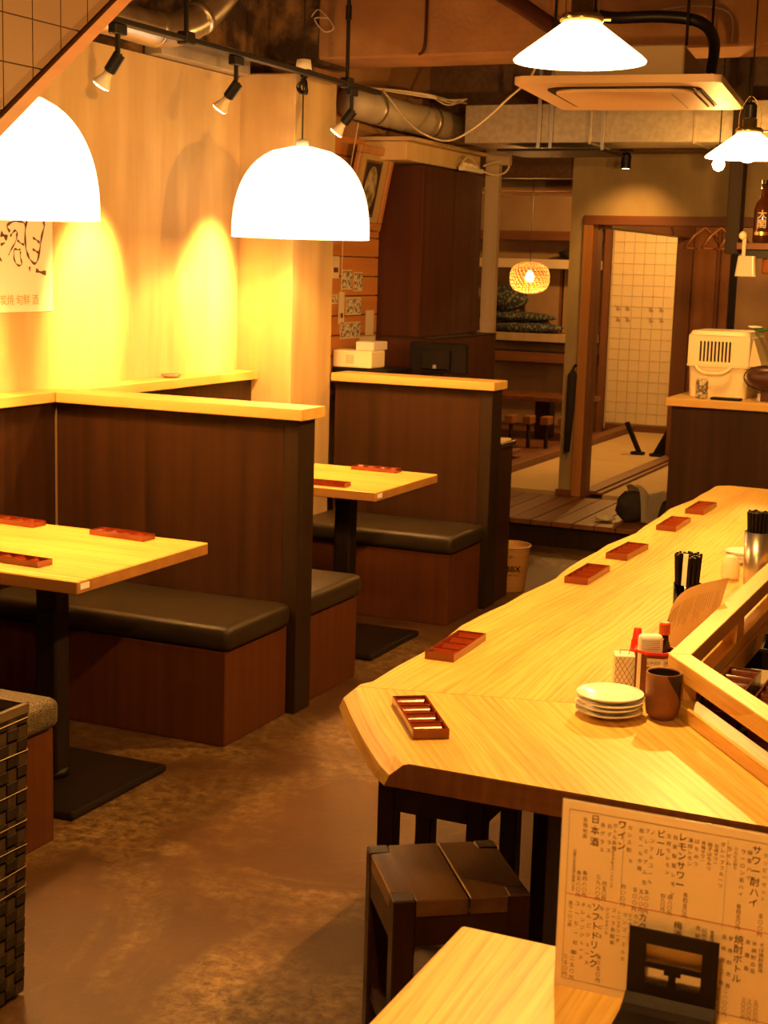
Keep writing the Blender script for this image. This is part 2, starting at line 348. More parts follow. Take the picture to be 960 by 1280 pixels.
# step up: deck boards, each its own piece
dk = thing('wooden_deck', 'raised brown board step in front of the back room', 'deck', (-2.4,9.0,0)); dk['kind']='structure'; del dk['category']
link('riser', B(-3.9,-.6,8.56,8.60,0,.13), 'darkpost', dk)
link('frame', B(-3.9,-.6,8.60,9.58,0,.128), 'darkpost', dk)
x = -3.9
for i in range(25):
    link('board', B(x+.003,x+.128,8.52,9.575,.13,.16+random.uniform(-.0015,.0015),.002), 'deck', dk); x += .132
struct('floor_back', B(-5.6,1.2,9.58,14.0,0,.13), 'backbrown_x')
struct('floor_tatami_near', B(-3.65,-2.905,9.745,11.6,.13,.160,.003), 'tatami')
struct('floor_tatami_far', B(-3.65,-2.905,11.61,13.9,.13,.160,.003), 'tatami')
struct('floor_tatami_right', B(-2.755,-1.0,9.745,12.05,.13,.162,.003), 'tatami')
struct('trim_pit_rim', B(-3.76,-3.655,9.74,13.9,.13,.215,.004), 'backbrown')
struct('trim_pit_board', B(-5.5,-3.77,11.1,11.35,.13,.20,.004), 'backbrown_x')
struct('trim_pit_step', B(-5.5,-3.77,9.75,10.1,.13,.17,.004), 'darkpost')
# back wall of white tiles, every tile a piece
tw = thing('wall_tiled', 'pale square tiled wall at the far end of the tatami room', 'wall', (-3.3,13.95,.16)); tw['kind']='structure'; del tw['category']
link('grout', B(-3.97,-2.60,13.965,13.999,.16,2.42), 'walltilegrout', tw)
link('skirting', B(-3.95,-2.6,13.93,13.964,.16,.21), 'backbrown_x', tw)
tp = None
for j in range(18):
    for i in range(8):
        xx, zz = -3.955+i*.1, .225+j*.1
        if tp is None:
            tp = link('tile', B(-.0485,.0485,-.006,.006,-.0485,.0485,.0015), 'walltile', tw, world=False); tp.location = (xx+.05+3.3, .007, zz+.05-.16)
        else:
            t = tp.copy(); COL.objects.link(t); t.location = (xx+.05+3.3, .007+random.uniform(-.0012,.0012), zz+.05-.16); t.rotation_euler=(random.uniform(-.008,.008),0,random.uniform(-.008,.008))
# upper part beyond the counted tiles joined
bm = bmesh.new()
for j in range(4):
    for i in range(8): B(-3.955+i*.1,-3.858+i*.1,13.951,13.963,2.025+j*.1,2.122+j*.1 if j<3 else 2.40,bm=bm)
for j in range(22):
    for i in range(5): B(-3.155+i*.1,-3.058+i*.1,13.951,13.963,.225+j*.1,.322+j*.1 if j<21 else 2.40,bm=bm)
tag(link('tile_rows', bm, 'walltile', tw), kind='stuff')
# eight little crane-shaped marks on the tiles
for k,(px,pz) in enumerate([(-3.888,1.312),(-3.796,1.314),(-3.573,1.31),(-3.474,1.312),(-3.883,1.208),(-3.79,1.211),(-3.567,1.212),(-3.468,1.216)]):
    bm = bmesh.new(); vs = [bm.verts.new((px+a*1.35,13.947,pz+b*1.35)) for a,b in ((-.022,.022),(-.004,.008),(.004,.02),(.012,-.002),(.026,-.008),(.006,-.02),(-.012,-.014),(-.006,0))]
    bm.faces.new(vs); link('tile_motif', bm, 'acgrey', tw)
struct('trim_tile_edge', B(-4.03,-3.975,13.90,13.99,.13,2.42), 'backbrown')
# timber wall closing the right side of the back room
bw = thing('wall_timber', 'red brown timber and tan panel wall behind the cream pet carrier', 'wall', (-2.3,12.1,.16)); bw['kind']='structure'; del bw['category']
link('post', B(-2.90,-2.775,12.06,12.2,.13,2.42,.004), 'backbrown', bw)
link('panel', B(-2.77,-2.585,12.10,12.16,.16,2.42), 'panelwood', bw)
link('strip', B(-2.58,-2.555,12.08,12.15,.16,2.42,.002), 'backbrown', bw)
link('panel', B(-2.55,-2.48,12.10,12.16,.16,2.42), 'panelwood', bw)
link('gap', B(-2.475,-2.42,12.12,12.16,.16,2.42), 'black', bw)
link('panel', B(-2.415,1.2,12.10,12.16,.13,2.42), 'backwall', bw)
# rough cover strip, side wall duct, tile panel under the stairs
st = thing('wall_stair_side', 'brown tiled side of a staircase with sloping wood edge at top left', 'wall', (-2.1,2.9,2.0)); st['kind']='structure'; del st['category']
def cut(bm, keep_above=0.0):      # clip along the sloping underside of the stairs
    p = Vector((0,2.643,1.905+keep_above)); n = Vector((0,-(2.252-1.905),(3.122-2.643))).normalized()
    bmesh.ops.bisect_plane(bm, geom=bm.verts[:]+bm.edges[:]+bm.faces[:], plane_co=p, plane_no=-n, clear_outer=True)
    es = [e for e in bm.edges if e.is_boundary]
    if es: bmesh.ops.holes_fill(bm, edges=es)
    return bm
link('grout', cut(B(-2.20,-2.1105,.9,4.0,1.0,2.949),.03), 'grout', st)
for j in range(16):
    for i in range(26):
        y0, z0 = 1.55+i*.101, 1.345+j*.101
        if z0+.1 < 1.93+(y0-2.643)*.7244 or z0>2.9: continue
        bm = cut(B(-2.1100,-2.1035,y0+.0015,y0+.0995,z0+.0015,min(z0+.0995,2.949)),.03)
        if len(bm.faces) > 3: link('tile', bm, 'stairtile', st)
        else: bm.free()
dy, dz = 3.122-2.643, 2.252-1.905; L = math.hypot(dy,dz); uy, uz = dy/L, dz/L
def slant(s0,s1,n0,n1,x0,x1):
    bm = bmesh.new(); q = lambda s,n: (2.643+uy*s-uz*n, 1.905+uz*s+uy*n)
    pts = [q(s0,n0),q(s1,n0),q(s1,n1),q(s0,n1)]; a=[bm.verts.new((x0,*p)) for p in pts]; b=[bm.verts.new((x1,*p)) for p in pts]
    bm.faces.new(a); bm.faces.new(b[::-1]); [bm.faces.new((a[i],a[(i+1)%4],b[(i+1)%4],b[i])) for i in range(4)]
    return bm
link('edge_board', slant(-1.6,1.25,0,.028,-2.215,-2.088), 'trimwood', st)
# planked wall strip with its pinned papers
pt = thing('wall_planks', 'orange horizontal planks on the wall beside the dark locker', 'wall', (-3.45,7.1,1.0)); pt['kind']='structure'; del pt['category']
z0 = .98
for i in range(13):
    h = .098; link('plank', B(-3.454,-3.432+random.uniform(-.002,.002),6.745,7.495,z0+.003,z0+h,.002), 'plank', pt); z0 += .101
struct('wall_left_soffit', B(-3.454,-3.20,7.3,8.38,2.19,2.285,.004), 'plaster')
struct('trim_soffit', B(-3.454,-3.15,7.25,8.38,2.286,2.305,.003), 'plaster')

# ================================================================ BOOTHS
def bench(y0,y1,label,meshy=False):
    t = thing('booth_bench', label, 'bench', (-3.0,(y0+y1)/2,0), 0, 'padded benches of the booths')
    link('base', B(-3.525 if y0<6 else -3.322,-2.505,y0,y1,0,.335,.003), 'red_z', t)
    link('seat_pad', B(-3.528 if y0<6 else -3.322,-2.485,y0-.012 if meshy is False else y0, y1+(0 if y1>4.7 and y1<4.8 or y1>6.7 else .012),.336,.425,.028,4), 'mesh' if meshy else 'vinyl', t, smooth=True)
    return t
bench(2.86,3.355,'grey perforated booth bench with red brown side behind the woven basket',True)
bench(4.31,4.755,'black padded booth bench backing the nearest tall partition, facing the near table')
b2 = bench(4.905,5.355,'black padded booth bench tucked behind the nearest partition, facing the second table')
bench(6.345,6.755,'black padded booth bench in front of the farthest partition')
def partition(y0,y1,xl,label,ytop0,ytop1,xt,zc=1.136,xe=-2.438):
    t = thing('booth_partition', label, 'partition', (-3.0,(y0+y1)/2,0), 0, 'tall booth partitions')
    link('panel', B(xl,-2.535,y0+.012,y1-.012,0,zc-.042), 'dark_z', t)
    link('post', B(-2.535,-2.474,y0,y1,0,zc-.042,.002), 'darkpost', t)
    link('cap_rail', B(xt,xe,ytop0,ytop1,zc-.041,zc,.003), 'pine_x', t)
    return t
partition(4.766,4.89,-3.5395,'dark brown booth partition with pale cap, nearest the camera',4.715,4.90,-3.50)
partition(6.765,6.90,-3.32,'dark brown booth partition with pale cap, farther one beside the paper bucket',6.722,6.905,-3.32,1.114,-2.452)
def wallpanel(y0,y1,label,ye):
    t = thing('wall_bench_panel', label, 'wall panel', (-3.58,(y0+y1)/2,0), 0, 'low dark panels along the left wall')
    link('panel', B(-3.619,-3.54,y0,y1,0,1.094), 'dark_z', t)
    link('cap_rail', B(-3.619,-3.502,y0,ye,1.095,1.136,.003), 'pine_y', t)
wallpanel(2.0,4.765,'low dark panel and pale ledge on the left wall by the near table',4.899)
wallpanel(4.90,6.309,'low dark panel and pale ledge under the bright spot-lit wall, second booth',6.309)
def btable(y0,y1,label,px,ybase):
    t = thing('booth_table', label, 'table', (px,(y0+y1)/2,0), 0, 'booth tables')
    bm = B(-3.46,-2.515,y0,y1,.690,.730,.0035)
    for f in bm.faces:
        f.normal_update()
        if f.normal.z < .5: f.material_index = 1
    link('table_top', bm, ['table','tableedge_shaded'], t)
    link('base_plate', B(px-.26,px+.26,ybase-.26,ybase+.26,.0,.026,.012,2), 'iron', t)
    link('base_boss', lathe([(.0,.05),(.045,.05),(.05,.027),(.0,.027)],20,(px,ybase,0)), 'iron', t, smooth=True)
    link('column', B(px-.038,px+.038,ybase-.038,ybase+.038,.04,.676,.006), 'iron', t)
    link('top_bracket', B(px-.2,px+.2,ybase-.2,ybase+.2,.676,.689), 'iron', t)
    link('sticker', B(-2.5165,-2.5125,y0+.012,y0+.056,.704,.722), 'white', t)
    return t
btable(3.485,4.21,'pale wood booth table on a black pedestal, nearest the camera',-2.80,3.75)
btable(5.535,6.20,'pale wood booth table on a black pedestal, behind the first partition',-2.80,5.85)

# ---------------------------------------------------------------- sauce trays
def make_tray(name='sauce_tray', m='tray'):
    t = thing(name, 'x', 'tray'); L,W,H = .238,.073,.019
    bm = bmesh.new()
    B(-L/2,L/2,-W/2,W/2,0,.004,bm=bm)
    for s in (-1,1):
        B(-L/2,L/2,s*W/2-(.004 if s>0 else 0),s*W/2+(.004 if s<0 else 0),.004,H,bm=bm)
        B(s*L/2-(.004 if s>0 else 0),s*L/2+(.004 if s<0 else 0),-W/2+.004,W/2-.004,.004,H,bm=bm)
    link('tray_body', bm, m, t, world=False)
    for k in range(1,4): link('divider', B(-L/2+k*L/4-.002,-L/2+k*L/4+.002,-W/2+.004,W/2-.004,.004,H-.002), m, t, world=False)
    for k in range(4):          # scooped floor of each compartment
        bm = bmesh.new(); x0 = -L/2+k*L/4+.0035; x1 = x0+L/4-.007; vs=[]
        for i in range(9):
            u = i/8; vs.append([bm.verts.new((x0+(x1-x0)*u, y, .0045+.0105*abs(2*u-1)**2.6)) for y in (-W/2+.0045,W/2-.0045)])
        for p,q in zip(vs,vs[1:]): bm.faces.new((p[0],q[0],q[1],p[1]))
        link('well', bm, m, t, world=False, smooth=True)
    return t
tray0 = make_tray(); first = True
TR = [(-1.285,3.325,90+2,'counter','amber compartment tray on the long counter arm, nearest the corner'),
      (-1.262,4.35,90,'counter','amber compartment tray on the counter, second along from the corner'),
      (-1.258,4.79,90-2,'counter','amber compartment tray on the counter, third along from the corner'),
      (-1.255,5.42,90,'counter','amber compartment tray on the counter, second from its far end'),
      (-1.252,5.86,90,'counter','amber compartment tray on the counter, closest to its far end'),
      (-1.135,2.745,-56,'counter','amber compartment tray turned along the short counter arm by the stool'),
      (-2.81,4.145,-4,'near','amber compartment tray at the right rear of the near booth table'),
      (-3.26,4.155,-4,'near','amber compartment tray at the left rear of the near booth table'),
      (-2.835,3.62,-3,'near','amber compartment tray at the front edge of the near booth table'),
      (-2.79,6.135,0,'far','amber compartment tray at the rear of the second booth table'),
      (-2.79,5.605,2,'far','amber compartment tray at the front of the second booth table')]
for x,y,a,g,lab in TR:
    t = tray0 if first else copy_tree(tray0); first = False
    t.location = (x,y,.7305); t.rotation_euler = (0,0,math.radians(a)); t.scale=(1,1,1) if g=='counter' else (.93,.93,.93); t['label']=lab; t['group']='amber compartment trays'

# ================================================================ COUNTER
ub = Vector((.5814,-.8136)); nb = Vector((.8136,.5814))
ct = thing('counter', 'long pale timber counter bent at the corner with a live edge', 'counter', (-1.0,3.5,0))
O = Vector((-1.353,2.92)); E_ = Vector((-1.046,2.488)); I_ = Vector((-.66,3.09)); Ie = I_ + ub*((I_.y-2.488)/.8136)
def slab(top, edges_out, name, m):
    """top: polygon; edges_out: index of edges with the live edge flaring outward below"""
    bm = bmesh.new(); n=len(top); a=[bm.verts.new((p[0],p[1],.73)) for p in top]
    bot=[]
    for p,o in zip(top,edges_out): bot.append(bm.verts.new((p[0]+o[0],p[1]+o[1],.681)))
    mid=[bm.verts.new((p[0]+o[0]*.8,p[1]+o[1]*.8,.703)) for p,o in zip(top,edges_out)]
    up=[bm.verts.new((p[0]+o[0]*.25,p[1]+o[1]*.25,.7265)) for p,o in zip(top,edges_out)]
    bm.faces.new(a); bm.faces.new(bot[::-1])
    for r0,r1 in ((a,up),(up,mid),(mid,bot)):
        for i in range(n):
            try: bm.faces.new((r0[i],r1[i],r1[(i+1)%n],r0[(i+1)%n]))
            except ValueError: pass
    bmesh.ops.remove_doubles(bm, verts=bm.verts, dist=1e-5)
    bmesh.ops.recalc_face_normals(bm, faces=bm.faces)
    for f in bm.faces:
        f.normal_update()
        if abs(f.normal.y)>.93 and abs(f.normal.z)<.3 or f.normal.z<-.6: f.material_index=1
    return link(name, bm, [m,'endgrain_shaded'], ct)
ex, fl_ = .052, .048
diag = O; 
oA = (-fl_,0); oC = (-fl_*.95,-fl_*.35); oB = (-nb.x*fl_, -nb.y*fl_)
# long arm with gently wavering natural edge
edge=[]; 
for k in range(25):
    y = 6.60 - (6.60-2.975)*k/24; edge.append((-1.345+.010*math.sin(k*.9)+.006*math.sin(k*2.1+1), y))
edge += [(-1.350,2.945),(-1.347,2.915)]
mid_in = (I_.x, I_.y)
topA = [(-.66,6.615),(-1.12,6.625),(-1.30,6.64)] + edge + [mid_in]
outA = [(0,0),(0,0),(-.02,0)] + [oA]*25 + [(-fl_,-.008),oC] + [(0,0)]
slab(topA, outA, 'long_slab', 'slab_a')
topB = [(-1.3465,2.9135)]; outB=[oC]
for k in range(1,8):
    p = Vector((-1.3465,2.9135)).lerp(E_, k/7) - nb*.007*math.sin(PI*k/7); topB.append((p.x,p.y)); outB.append(oB)
outB[-1] = (-nb.x*.06,-nb.y*.06+.03)
topB += [(Ie.x,2.488),(I_.x+.0006,I_.y-.0006)]; outB += [(0,0),(0,0)]
slab(topB, outB, 'short_slab', 'slab_b')
link('front_panel', B(-.98,-.94,3.05,6.5,0,.679), 'dark_z', ct)
p0 = Vector((-.94,3.03)); bm = bmesh.new()
q = [p0, p0+ub*.55, p0+ub*.55+nb*.04, p0+nb*.04]
link('front_panel', prism([(v.x,v.y) for v in q],0,.679), 'dark_z', ct)
# open rail standing on the inner edge of the counter
rl = thing('counter_rail', 'open pale wood rail standing along the kitchen edge of the counter', 'rail', (-.68,3.1,.73))
def barB(s0,s1,w0,w1,z0,z1,bev=.002):     # along the short arm, w measured inward from the outer rail face
    Q = Vector((-.712,3.096)); q=[Q+ub*s0+nb*w0,Q+ub*s1+nb*w0,Q+ub*s1+nb*w1,Q+ub*s0+nb*w1]
    return prism([(v.x,v.y) for v in q],z0,z1,bev,1)
RY=3.10
def miter_top(z0,z1,w=.046):
    a=Vector((-.712,3.096)); b=a+Vector((w,0)); # inner corner by intersecting inner lines
    t=(w - nb.x*w)/ub.x; c=a+nb*w+ub*t
    return a,c
a,c = miter_top(0,0)
e=a+ub*.74; e2=e+nb*.046
for z0,z1 in ((.81,.85),(.731,.762)):
    link('top_bar' if z0>.8 else 'bottom_bar', prism([(a.x,a.y),(c.x,c.y),(c.x,6.5),(a.x,6.5)],z0,z1,.0015,1), 'pine_y', rl)
    link('top_bar' if z0>.8 else 'bottom_bar', prism([(a.x+.0008,a.y-.0008),(e.x,e.y),(e2.x,e2.y),(c.x+.0008,c.y-.0008)],z0,z1,.0015,1), 'slab_b' , rl)
for y in (3.62,4.25,4.9,5.6,6.3): link('rail_post', B(-.711,-.667,y,y+.09,.7622,.8098), 'pine_z', rl)
link('rail_post', barB(.012,.055,.001,.045,.7622,.8098,0), 'pine_z', rl)
link('rail_post', barB(.60,.66,.001,.045,.7622,.8098,0), 'pine_z', rl)
# kitchen side worktop
kt = thing('kitchen_worktop', 'brown kitchen worktop set lower behind the counter rail', 'worktop', (-.3,4.0,0))
kp=[(-.655,6.5),(-.655,3.10),(-.63,3.07),(-.20,2.47),(.2,2.47),(.2,6.5)]
link('top', prism(kp,.58,.60), 'worktop', kt)
link('cabinet', prism([(x+(.02 if x<0 else -.02),y) for x,y in kp],0,.579), 'dark_z', kt)
# ---------------------------------------------------------------- things behind the rail
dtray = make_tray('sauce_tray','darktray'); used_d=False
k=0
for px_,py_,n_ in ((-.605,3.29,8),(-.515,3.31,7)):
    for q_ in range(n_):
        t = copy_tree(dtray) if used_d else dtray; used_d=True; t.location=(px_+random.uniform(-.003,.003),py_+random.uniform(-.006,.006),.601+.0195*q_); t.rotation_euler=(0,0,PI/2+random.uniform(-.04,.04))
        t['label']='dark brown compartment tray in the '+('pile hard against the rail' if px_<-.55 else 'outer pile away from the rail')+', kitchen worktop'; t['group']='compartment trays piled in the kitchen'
def tub(label,loc,w,d,h,m,rz=0):
    t = thing('storage_tub', label, 'container', loc, rz)
    bm = bmesh.new(); o=[bm.verts.new((sx*w*k,sy*d*k,z)) for z,k in ((0,.42),(h,.5)) for sx,sy in ((-1,-1),(1,-1),(1,1),(-1,1))]
    bm.faces.new(o[:4][::-1]); [bm.faces.new((o[i],o[(i+1)%4],o[4+(i+1)%4],o[4+i])) for i in range(4)]
    bmesh.ops.bevel(bm, geom=bm.edges[:], offset=.008, segments=2, affect='EDGES'); bmesh.ops.solidify(bm, geom=bm.faces[:], thickness=.003)
    link('tub_body', bm, m, t, world=False, smooth=False)
    link('tub_rim', (lambda bm:(B(-w*.52,w*.52,-d*.52,-d*.5,h-.004,h+.003,bm=bm),B(-w*.52,w*.52,d*.5,d*.52,h-.004,h+.003,bm=bm),B(-w*.52,-w*.5,-d*.5,d*.5,h-.004,h+.003,bm=bm),B(w*.5,w*.52,-d*.5,d*.5,h-.004,h+.003,bm=bm),bm)[-1])(bmesh.new()), m, t, world=False)
    return t
tub('cream plastic tub on the kitchen worktop beside the tray piles',(-.575,3.56,.601),.10,.12,.10,'frostpl',0)
tub('black plastic tub farther along the kitchen worktop',(-.56,3.80,.601),.14,.16,.13,'blackplastic',.1)
tub('clear cream tub close to the short rail behind the counter',(-.44,3.00,.601),.12,.10,.06,'frostpl',-.6)

# ---------------------------------------------------------------- on the counter
def plate(name,label,loc,r,group):
    o = link(name, lathe([(0,0),(r*.52,0),(r*.56,.003),(r*.94,.0125),(r,.0155),(r*.985,.0172),(r*.9,.0145),(r*.52,.0060),(0,.0055)],40), 'white', smooth=True)
    o.location = loc; return tag(o,label,'plate',group)
labs = ['white side plate at the bottom of the counter stack','white side plate second from the bottom of the counter stack','white side plate just under the top one in the counter stack','white side plate on top of the counter stack, beside the brown cup']
p_ = plate('side_plate',labs[0],(-.803,2.98,.7305),.071,'stacked side plates on the counter')
for k in range(1,4):
    c_ = p_.copy(); COL.objects.link(c_); c_.location=(-.803+(-.002,.003,0)[k-1],2.98+(.003,-.002,.001)[k-1],.7305+.0112*k); c_['label']=labs[k]
cup = thing('tea_cup','rust brown stoneware cup with dark glaze band on the counter','cup',(-.70,3.018,.7305),math.radians(20))
link('cup_body', lathe([(0,0),(.025,0),(.027,.005),(.033,.010),(.036,.03),(.037,.098),(.0365,.100),(.034,.099),(.033,.02),(0,.015)],36), 'cup', cup, world=False, smooth=True)
bm = bmesh.new()      # the diagonal dark glaze patch, a thin shell over the right side
N=16; rows=[]
for i in range(N+1):
    th = math.radians(-85+105*i/N); zb = .098-.088*(i/N)**.8*1.0; 
    rows.append([bm.verts.new(((.0362+.0016*(z/.098)+.0003)*math.cos(th),(.0362+.0016*(z/.098)+.0003)*math.sin(th),z)) for z in [max(.012,zb)+(.0985-max(.012,zb))*j/4 for j in range(5)]])
for a_,b_ in zip(rows,rows[1:]):
    for j in range(4): bm.faces.new((a_[j],b_[j],b_[j+1],a_[j+1]))
link('glaze_patch', bm, 'cupdark', cup, world=False, smooth=True)
link('glaze_inside', lathe([(.0335,.097),(.0327,.02),(0,.0156)],32), 'cupdark', cup, world=False, smooth=True)
nb_ = thing('toothpick_box','small white box with diamond lattice print and metal lid clip','box',(-.835,3.205,.7305),math.radians(20))
link('box_body', B(-.023,.023,-.023,.023,0,.078,.0015), 'white', nb_, world=False)
bm=bmesh.new()
for f in range(2):
    for s in (-1,1):
        for k in range(-3,6):
            pts=[]
            for tt in (0,1):
                u0=-.021+ k*.0105; u=u0+(.042*tt if s>0 else -.042*tt)+(0 if s>0 else .0); z=.004+.07*tt
                pts.append((u,z))
            (u0,z0),(u1,z1)=pts
            def clipu(u0,z0,u1,z1):
                lo,hi=-.021,.021; t0,t1=0,1; d=u1-u0
                for b,sg in ((lo,1),(hi,-1)):
                    v0=(u0-b)*sg; v1=(u1-b)*sg
                    if v0<0 and v1<0: return None
                    if v0<0: t0=max(t0,v0/(v0-v1))
                    if v1<0: t1=min(t1,v0/(v0-v1))
                return (u0+d*t0,z0+(z1-z0)*t0,u0+d*t1,z0+(z1-z0)*t1) if t1>t0 else None
            c4=clipu(u0,z0,u1,z1)
            if not c4: continue
            w_=.0005
            P=[(c4[0]-w_,c4[1]),(c4[0]+w_,c4[1]),(c4[2]+w_,c4[3]),(c4[2]-w_,c4[3])]
            if f==0: bm.faces.new([bm.verts.new((a_,-.0233,b_)) for a_,b_ in P])
            else: bm.faces.new([bm.verts.new((.0233,a_,b_)) for a_,b_ in P])
link('lattice_print', bm, 'ink', nb_, world=False)
link('lid_clip', tube([(-.010,0,.078),(-.010,0,.086),(.010,0,.086),(.010,0,.078)],.0018,6), 'steel', nb_, world=False)
cd = thing('condiment_caddy','octagonal amber plastic condiment caddy with paper band','caddy',(-.765,3.20,.7305),math.radians(15))
oc=[(math.cos(PI/8+i*PI/4)*.046,math.sin(PI/8+i*PI/4)*.046) for i in range(8)]
bm=bmesh.new(); o=[bm.verts.new((x,y,0)) for x,y in oc]; u=[bm.verts.new((x,y,.094)) for x,y in oc]
bm.faces.new(o[::-1]); [bm.faces.new((o[i],o[(i+1)%8],u[(i+1)%8],u[i])) for i in range(8)]; bmesh.ops.solidify(bm, geom=bm.faces[:], thickness=.003)
link('caddy_body', bm, 'amberpl', cd, world=False)
bm=bmesh.new()
for i in range(8):
    a_,b_=Vector(oc[i]),Vector(oc[(i+1)%8]); q=[a_*1.05,b_*1.05,b_*.93,a_*.93]; prism([(v.x,v.y) for v in q],.0942,.100,bm=bm)
link('caddy_rim', bm, 'redpl', cd, world=False)
bm=bmesh.new()
for i in (5,6): 
    a_,b_=Vector(oc[i])*1.012,Vector(oc[(i+1)%8])*1.012; bm.faces.new([bm.verts.new((v.x,v.y,z)) for v,z in ((a_,.068),(b_,.068),(b_,.087),(a_,.087))])
bmesh.ops.remove_doubles(bm,verts=bm.verts,dist=1e-5); bmesh.ops.solidify(bm, geom=bm.faces[:], thickness=.0006)
link('paper_band', bm, 'poster', cd, world=False)
text('band_text','お手拭き 七味',.008,(-.765+.005,3.20-.0455,.7305+.0775),(PI/2,0,math.radians(15)),'ink',cd)
sb = thing('soy_bottle','dark soy sauce bottle with orange cap standing in the caddy','bottle',(-.752,3.222,.735))
link('bottle_body', lathe([(0,0),(.016,0),(.018,.004),(.018,.09),(.010,.112),(.009,.125),(0,.125)],24), 'soy', sb, world=False, smooth=True)
link('bottle_cap', lathe([(0,.125),(.0125,.125),(.0125,.148),(.010,.152),(0,.152)],20), 'orangecap', sb, world=False)
rb = thing('squeeze_bottle','red squeeze bottle with pointed nozzle behind the lattice box','bottle',(-.818,3.243,.7305))
link('bottle_body', lathe([(0,0),(.016,0),(.017,.005),(.017,.075),(.015,.085),(0,.086)],24), 'redpl', rb, world=False, smooth=True)
link('nozzle', lathe([(.014,.086),(.0135,.10),(.011,.107),(.0085,.130),(0,.132)],20), 'redpl', rb, world=False, smooth=True)
wb = thing('sauce_jar','white rounded jar with a ruled paper label standing in the caddy','jar',(-.772,3.180,.735),math.radians(18))
link('jar_body', B(-.027,.027,-.012,.012,0,.132,.010,3), 'white', wb, world=False, smooth=True)
bm=bmesh.new()
for k in range(5): B(-.020,.020,-.0128,-.0122,.100+k*.0045,.1006+k*.0045,bm=bm)
link('label_lines', bm, 'ink', wb, world=False)
# curved menu card behind the caddy
mc = thing('curved_menu_card','laminated menu card bowed into a curve behind the condiment caddy','menu',(-.775,3.55,.7305))
def card(z0,z1,off,u0=0,u1=1,n=14):
    bm=bmesh.new(); A=[];Bm=[]
    for i in range(n+1):
        t=u0+(u1-u0)*i/n; x=-.812+.064*t-.028*math.sin(PI*t)-off; y=3.36+.33*t+off*.3
        A.append(bm.verts.new((x,y,.7305+z0))); Bm.append(bm.verts.new((x+.04*(z1/.178),y,.7305+z1-(.018*(1-t)**3 if z1>.15 else 0))))
    for i in range(n): bm.faces.new((A[i],A[i+1],Bm[i+1],Bm[i]))
    return bm
bm=card(0,.178,0); bmesh.ops.solidify(bm, geom=bm.faces[:], thickness=.0008); link('card', bm, 'paper', mc)
bm=bmesh.new()
rr=random.Random(3)
for k in range(34):
    t=.05+.9*k/34
    if k%9==4: continue
    x=-.812+.064*t-.028*math.sin(PI*t)+.0022; y=3.36+.33*t; z=.150 - (.018*(1-t)**3)
    zz=z
    while zz>z-.035-.06*rr.random():
        h=.0035; bm.faces.new([bm.verts.new((x-.0+ (zz/.178)*.04,y+dy_,.7305+zz+dz_)) for dy_,dz_ in ((0,0),(.0035,0),(.0035,-h),(0,-h))]); zz-=.0055
link('card_text', bm, 'ink', mc)
# chopstick holders
def holder(label,loc,n,m,r,h,paper):
    t = thing('chopstick_holder', label, 'holder', loc)
    link('tumbler', lathe([(0,0),(r*.8,0),(r*.85,.004),(r,h),(r*.96,h),(r*.78,.006),(0,.006)],28), m, t, world=False, smooth=True)
    return t
def stick(grp,lab,base,tip,r=.0036,m='blackplastic'):
    o = link('chopstick', tube([Vector(base),Vector(tip)],[r*.75,r],6), m); return tag(o,lab,'chopstick',grp)
for (cx,cy,n,lab,glab,r) in ((-.812,3.70,30,'clear tumbler of black chopsticks behind the curved menu card','black chopsticks in the tumbler behind the menu card',.036),(-.785,4.50,34,'tall steel tumbler of black chopsticks by the rail','black chopsticks in the tall steel tumbler',.042)):
    hld = holder(lab,(cx,cy,.7305),n,'clear' if cy<4 else 'steel',r,.15 if cy<4 else .165,False)
    k=0
    for ring,cnt in ((0,1),(.009,6),(.018,12),(.026,18)):
        for i in range(cnt):
            if k>=n: break
            a_=2*PI*i/cnt+ring*30; 
            if cy<4 and abs(a_-4.4)<.40 and ring>.015: continue
            k+=1; bx_,by_=cx+ring*.8*math.cos(a_),cy+ring*.8*math.sin(a_)
            stick(glab,'black chopstick standing among others in the '+('clear' if cy<4 else 'steel')+' tumbler',(bx_,by_,.738),(cx+ring*1.32*math.cos(a_),cy+ring*1.32*math.sin(a_),.955+random.uniform(-.003,.003)))
    if cy<4:
        tag(link('chopstick_sleeve', xf(B(-.006,.006,-.0012,.0012,0,.215),Matrix.Translation((cx-.007,cy-.0275,.745))@Matrix.Rotation(.02,4,'Y')), 'poster'),'white paper chopstick sleeve in the clear tumbler','paper')
for k in range(3):
    labs2=['small white plate at the bottom of the far stack by the steel tumbler','small white plate in the middle of the far stack by the steel tumbler','small white plate on top of the far stack by the steel tumbler']
    o=plate('side_plate',labs2[k],(-.893,4.84,.7305+.0125*k),.055,'far plate stack on the counter')
wj = thing('sauce_jar','cream rounded sauce jar beside the steel chopstick tumbler','jar',(-.872,4.555,.7305))
link('jar_body', lathe([(0,0),(.024,0),(.028,.01),(.028,.045),(.02,.068),(.012,.075),(0,.075)],24), 'cream', wj, world=False, smooth=True)
r2 = thing('squeeze_bottle','red squeeze bottle beside the steel chopstick tumbler','bottle',(-.80,4.605,.7305))
link('bottle_body', lathe([(0,0),(.016,0),(.017,.075),(0,.086)],20), 'redpl', r2, world=False, smooth=True)
link('nozzle', lathe([(.013,.08),(.0075,.1),(.005,.13),(0,.132)],16), 'redpl', r2, world=False, smooth=True)
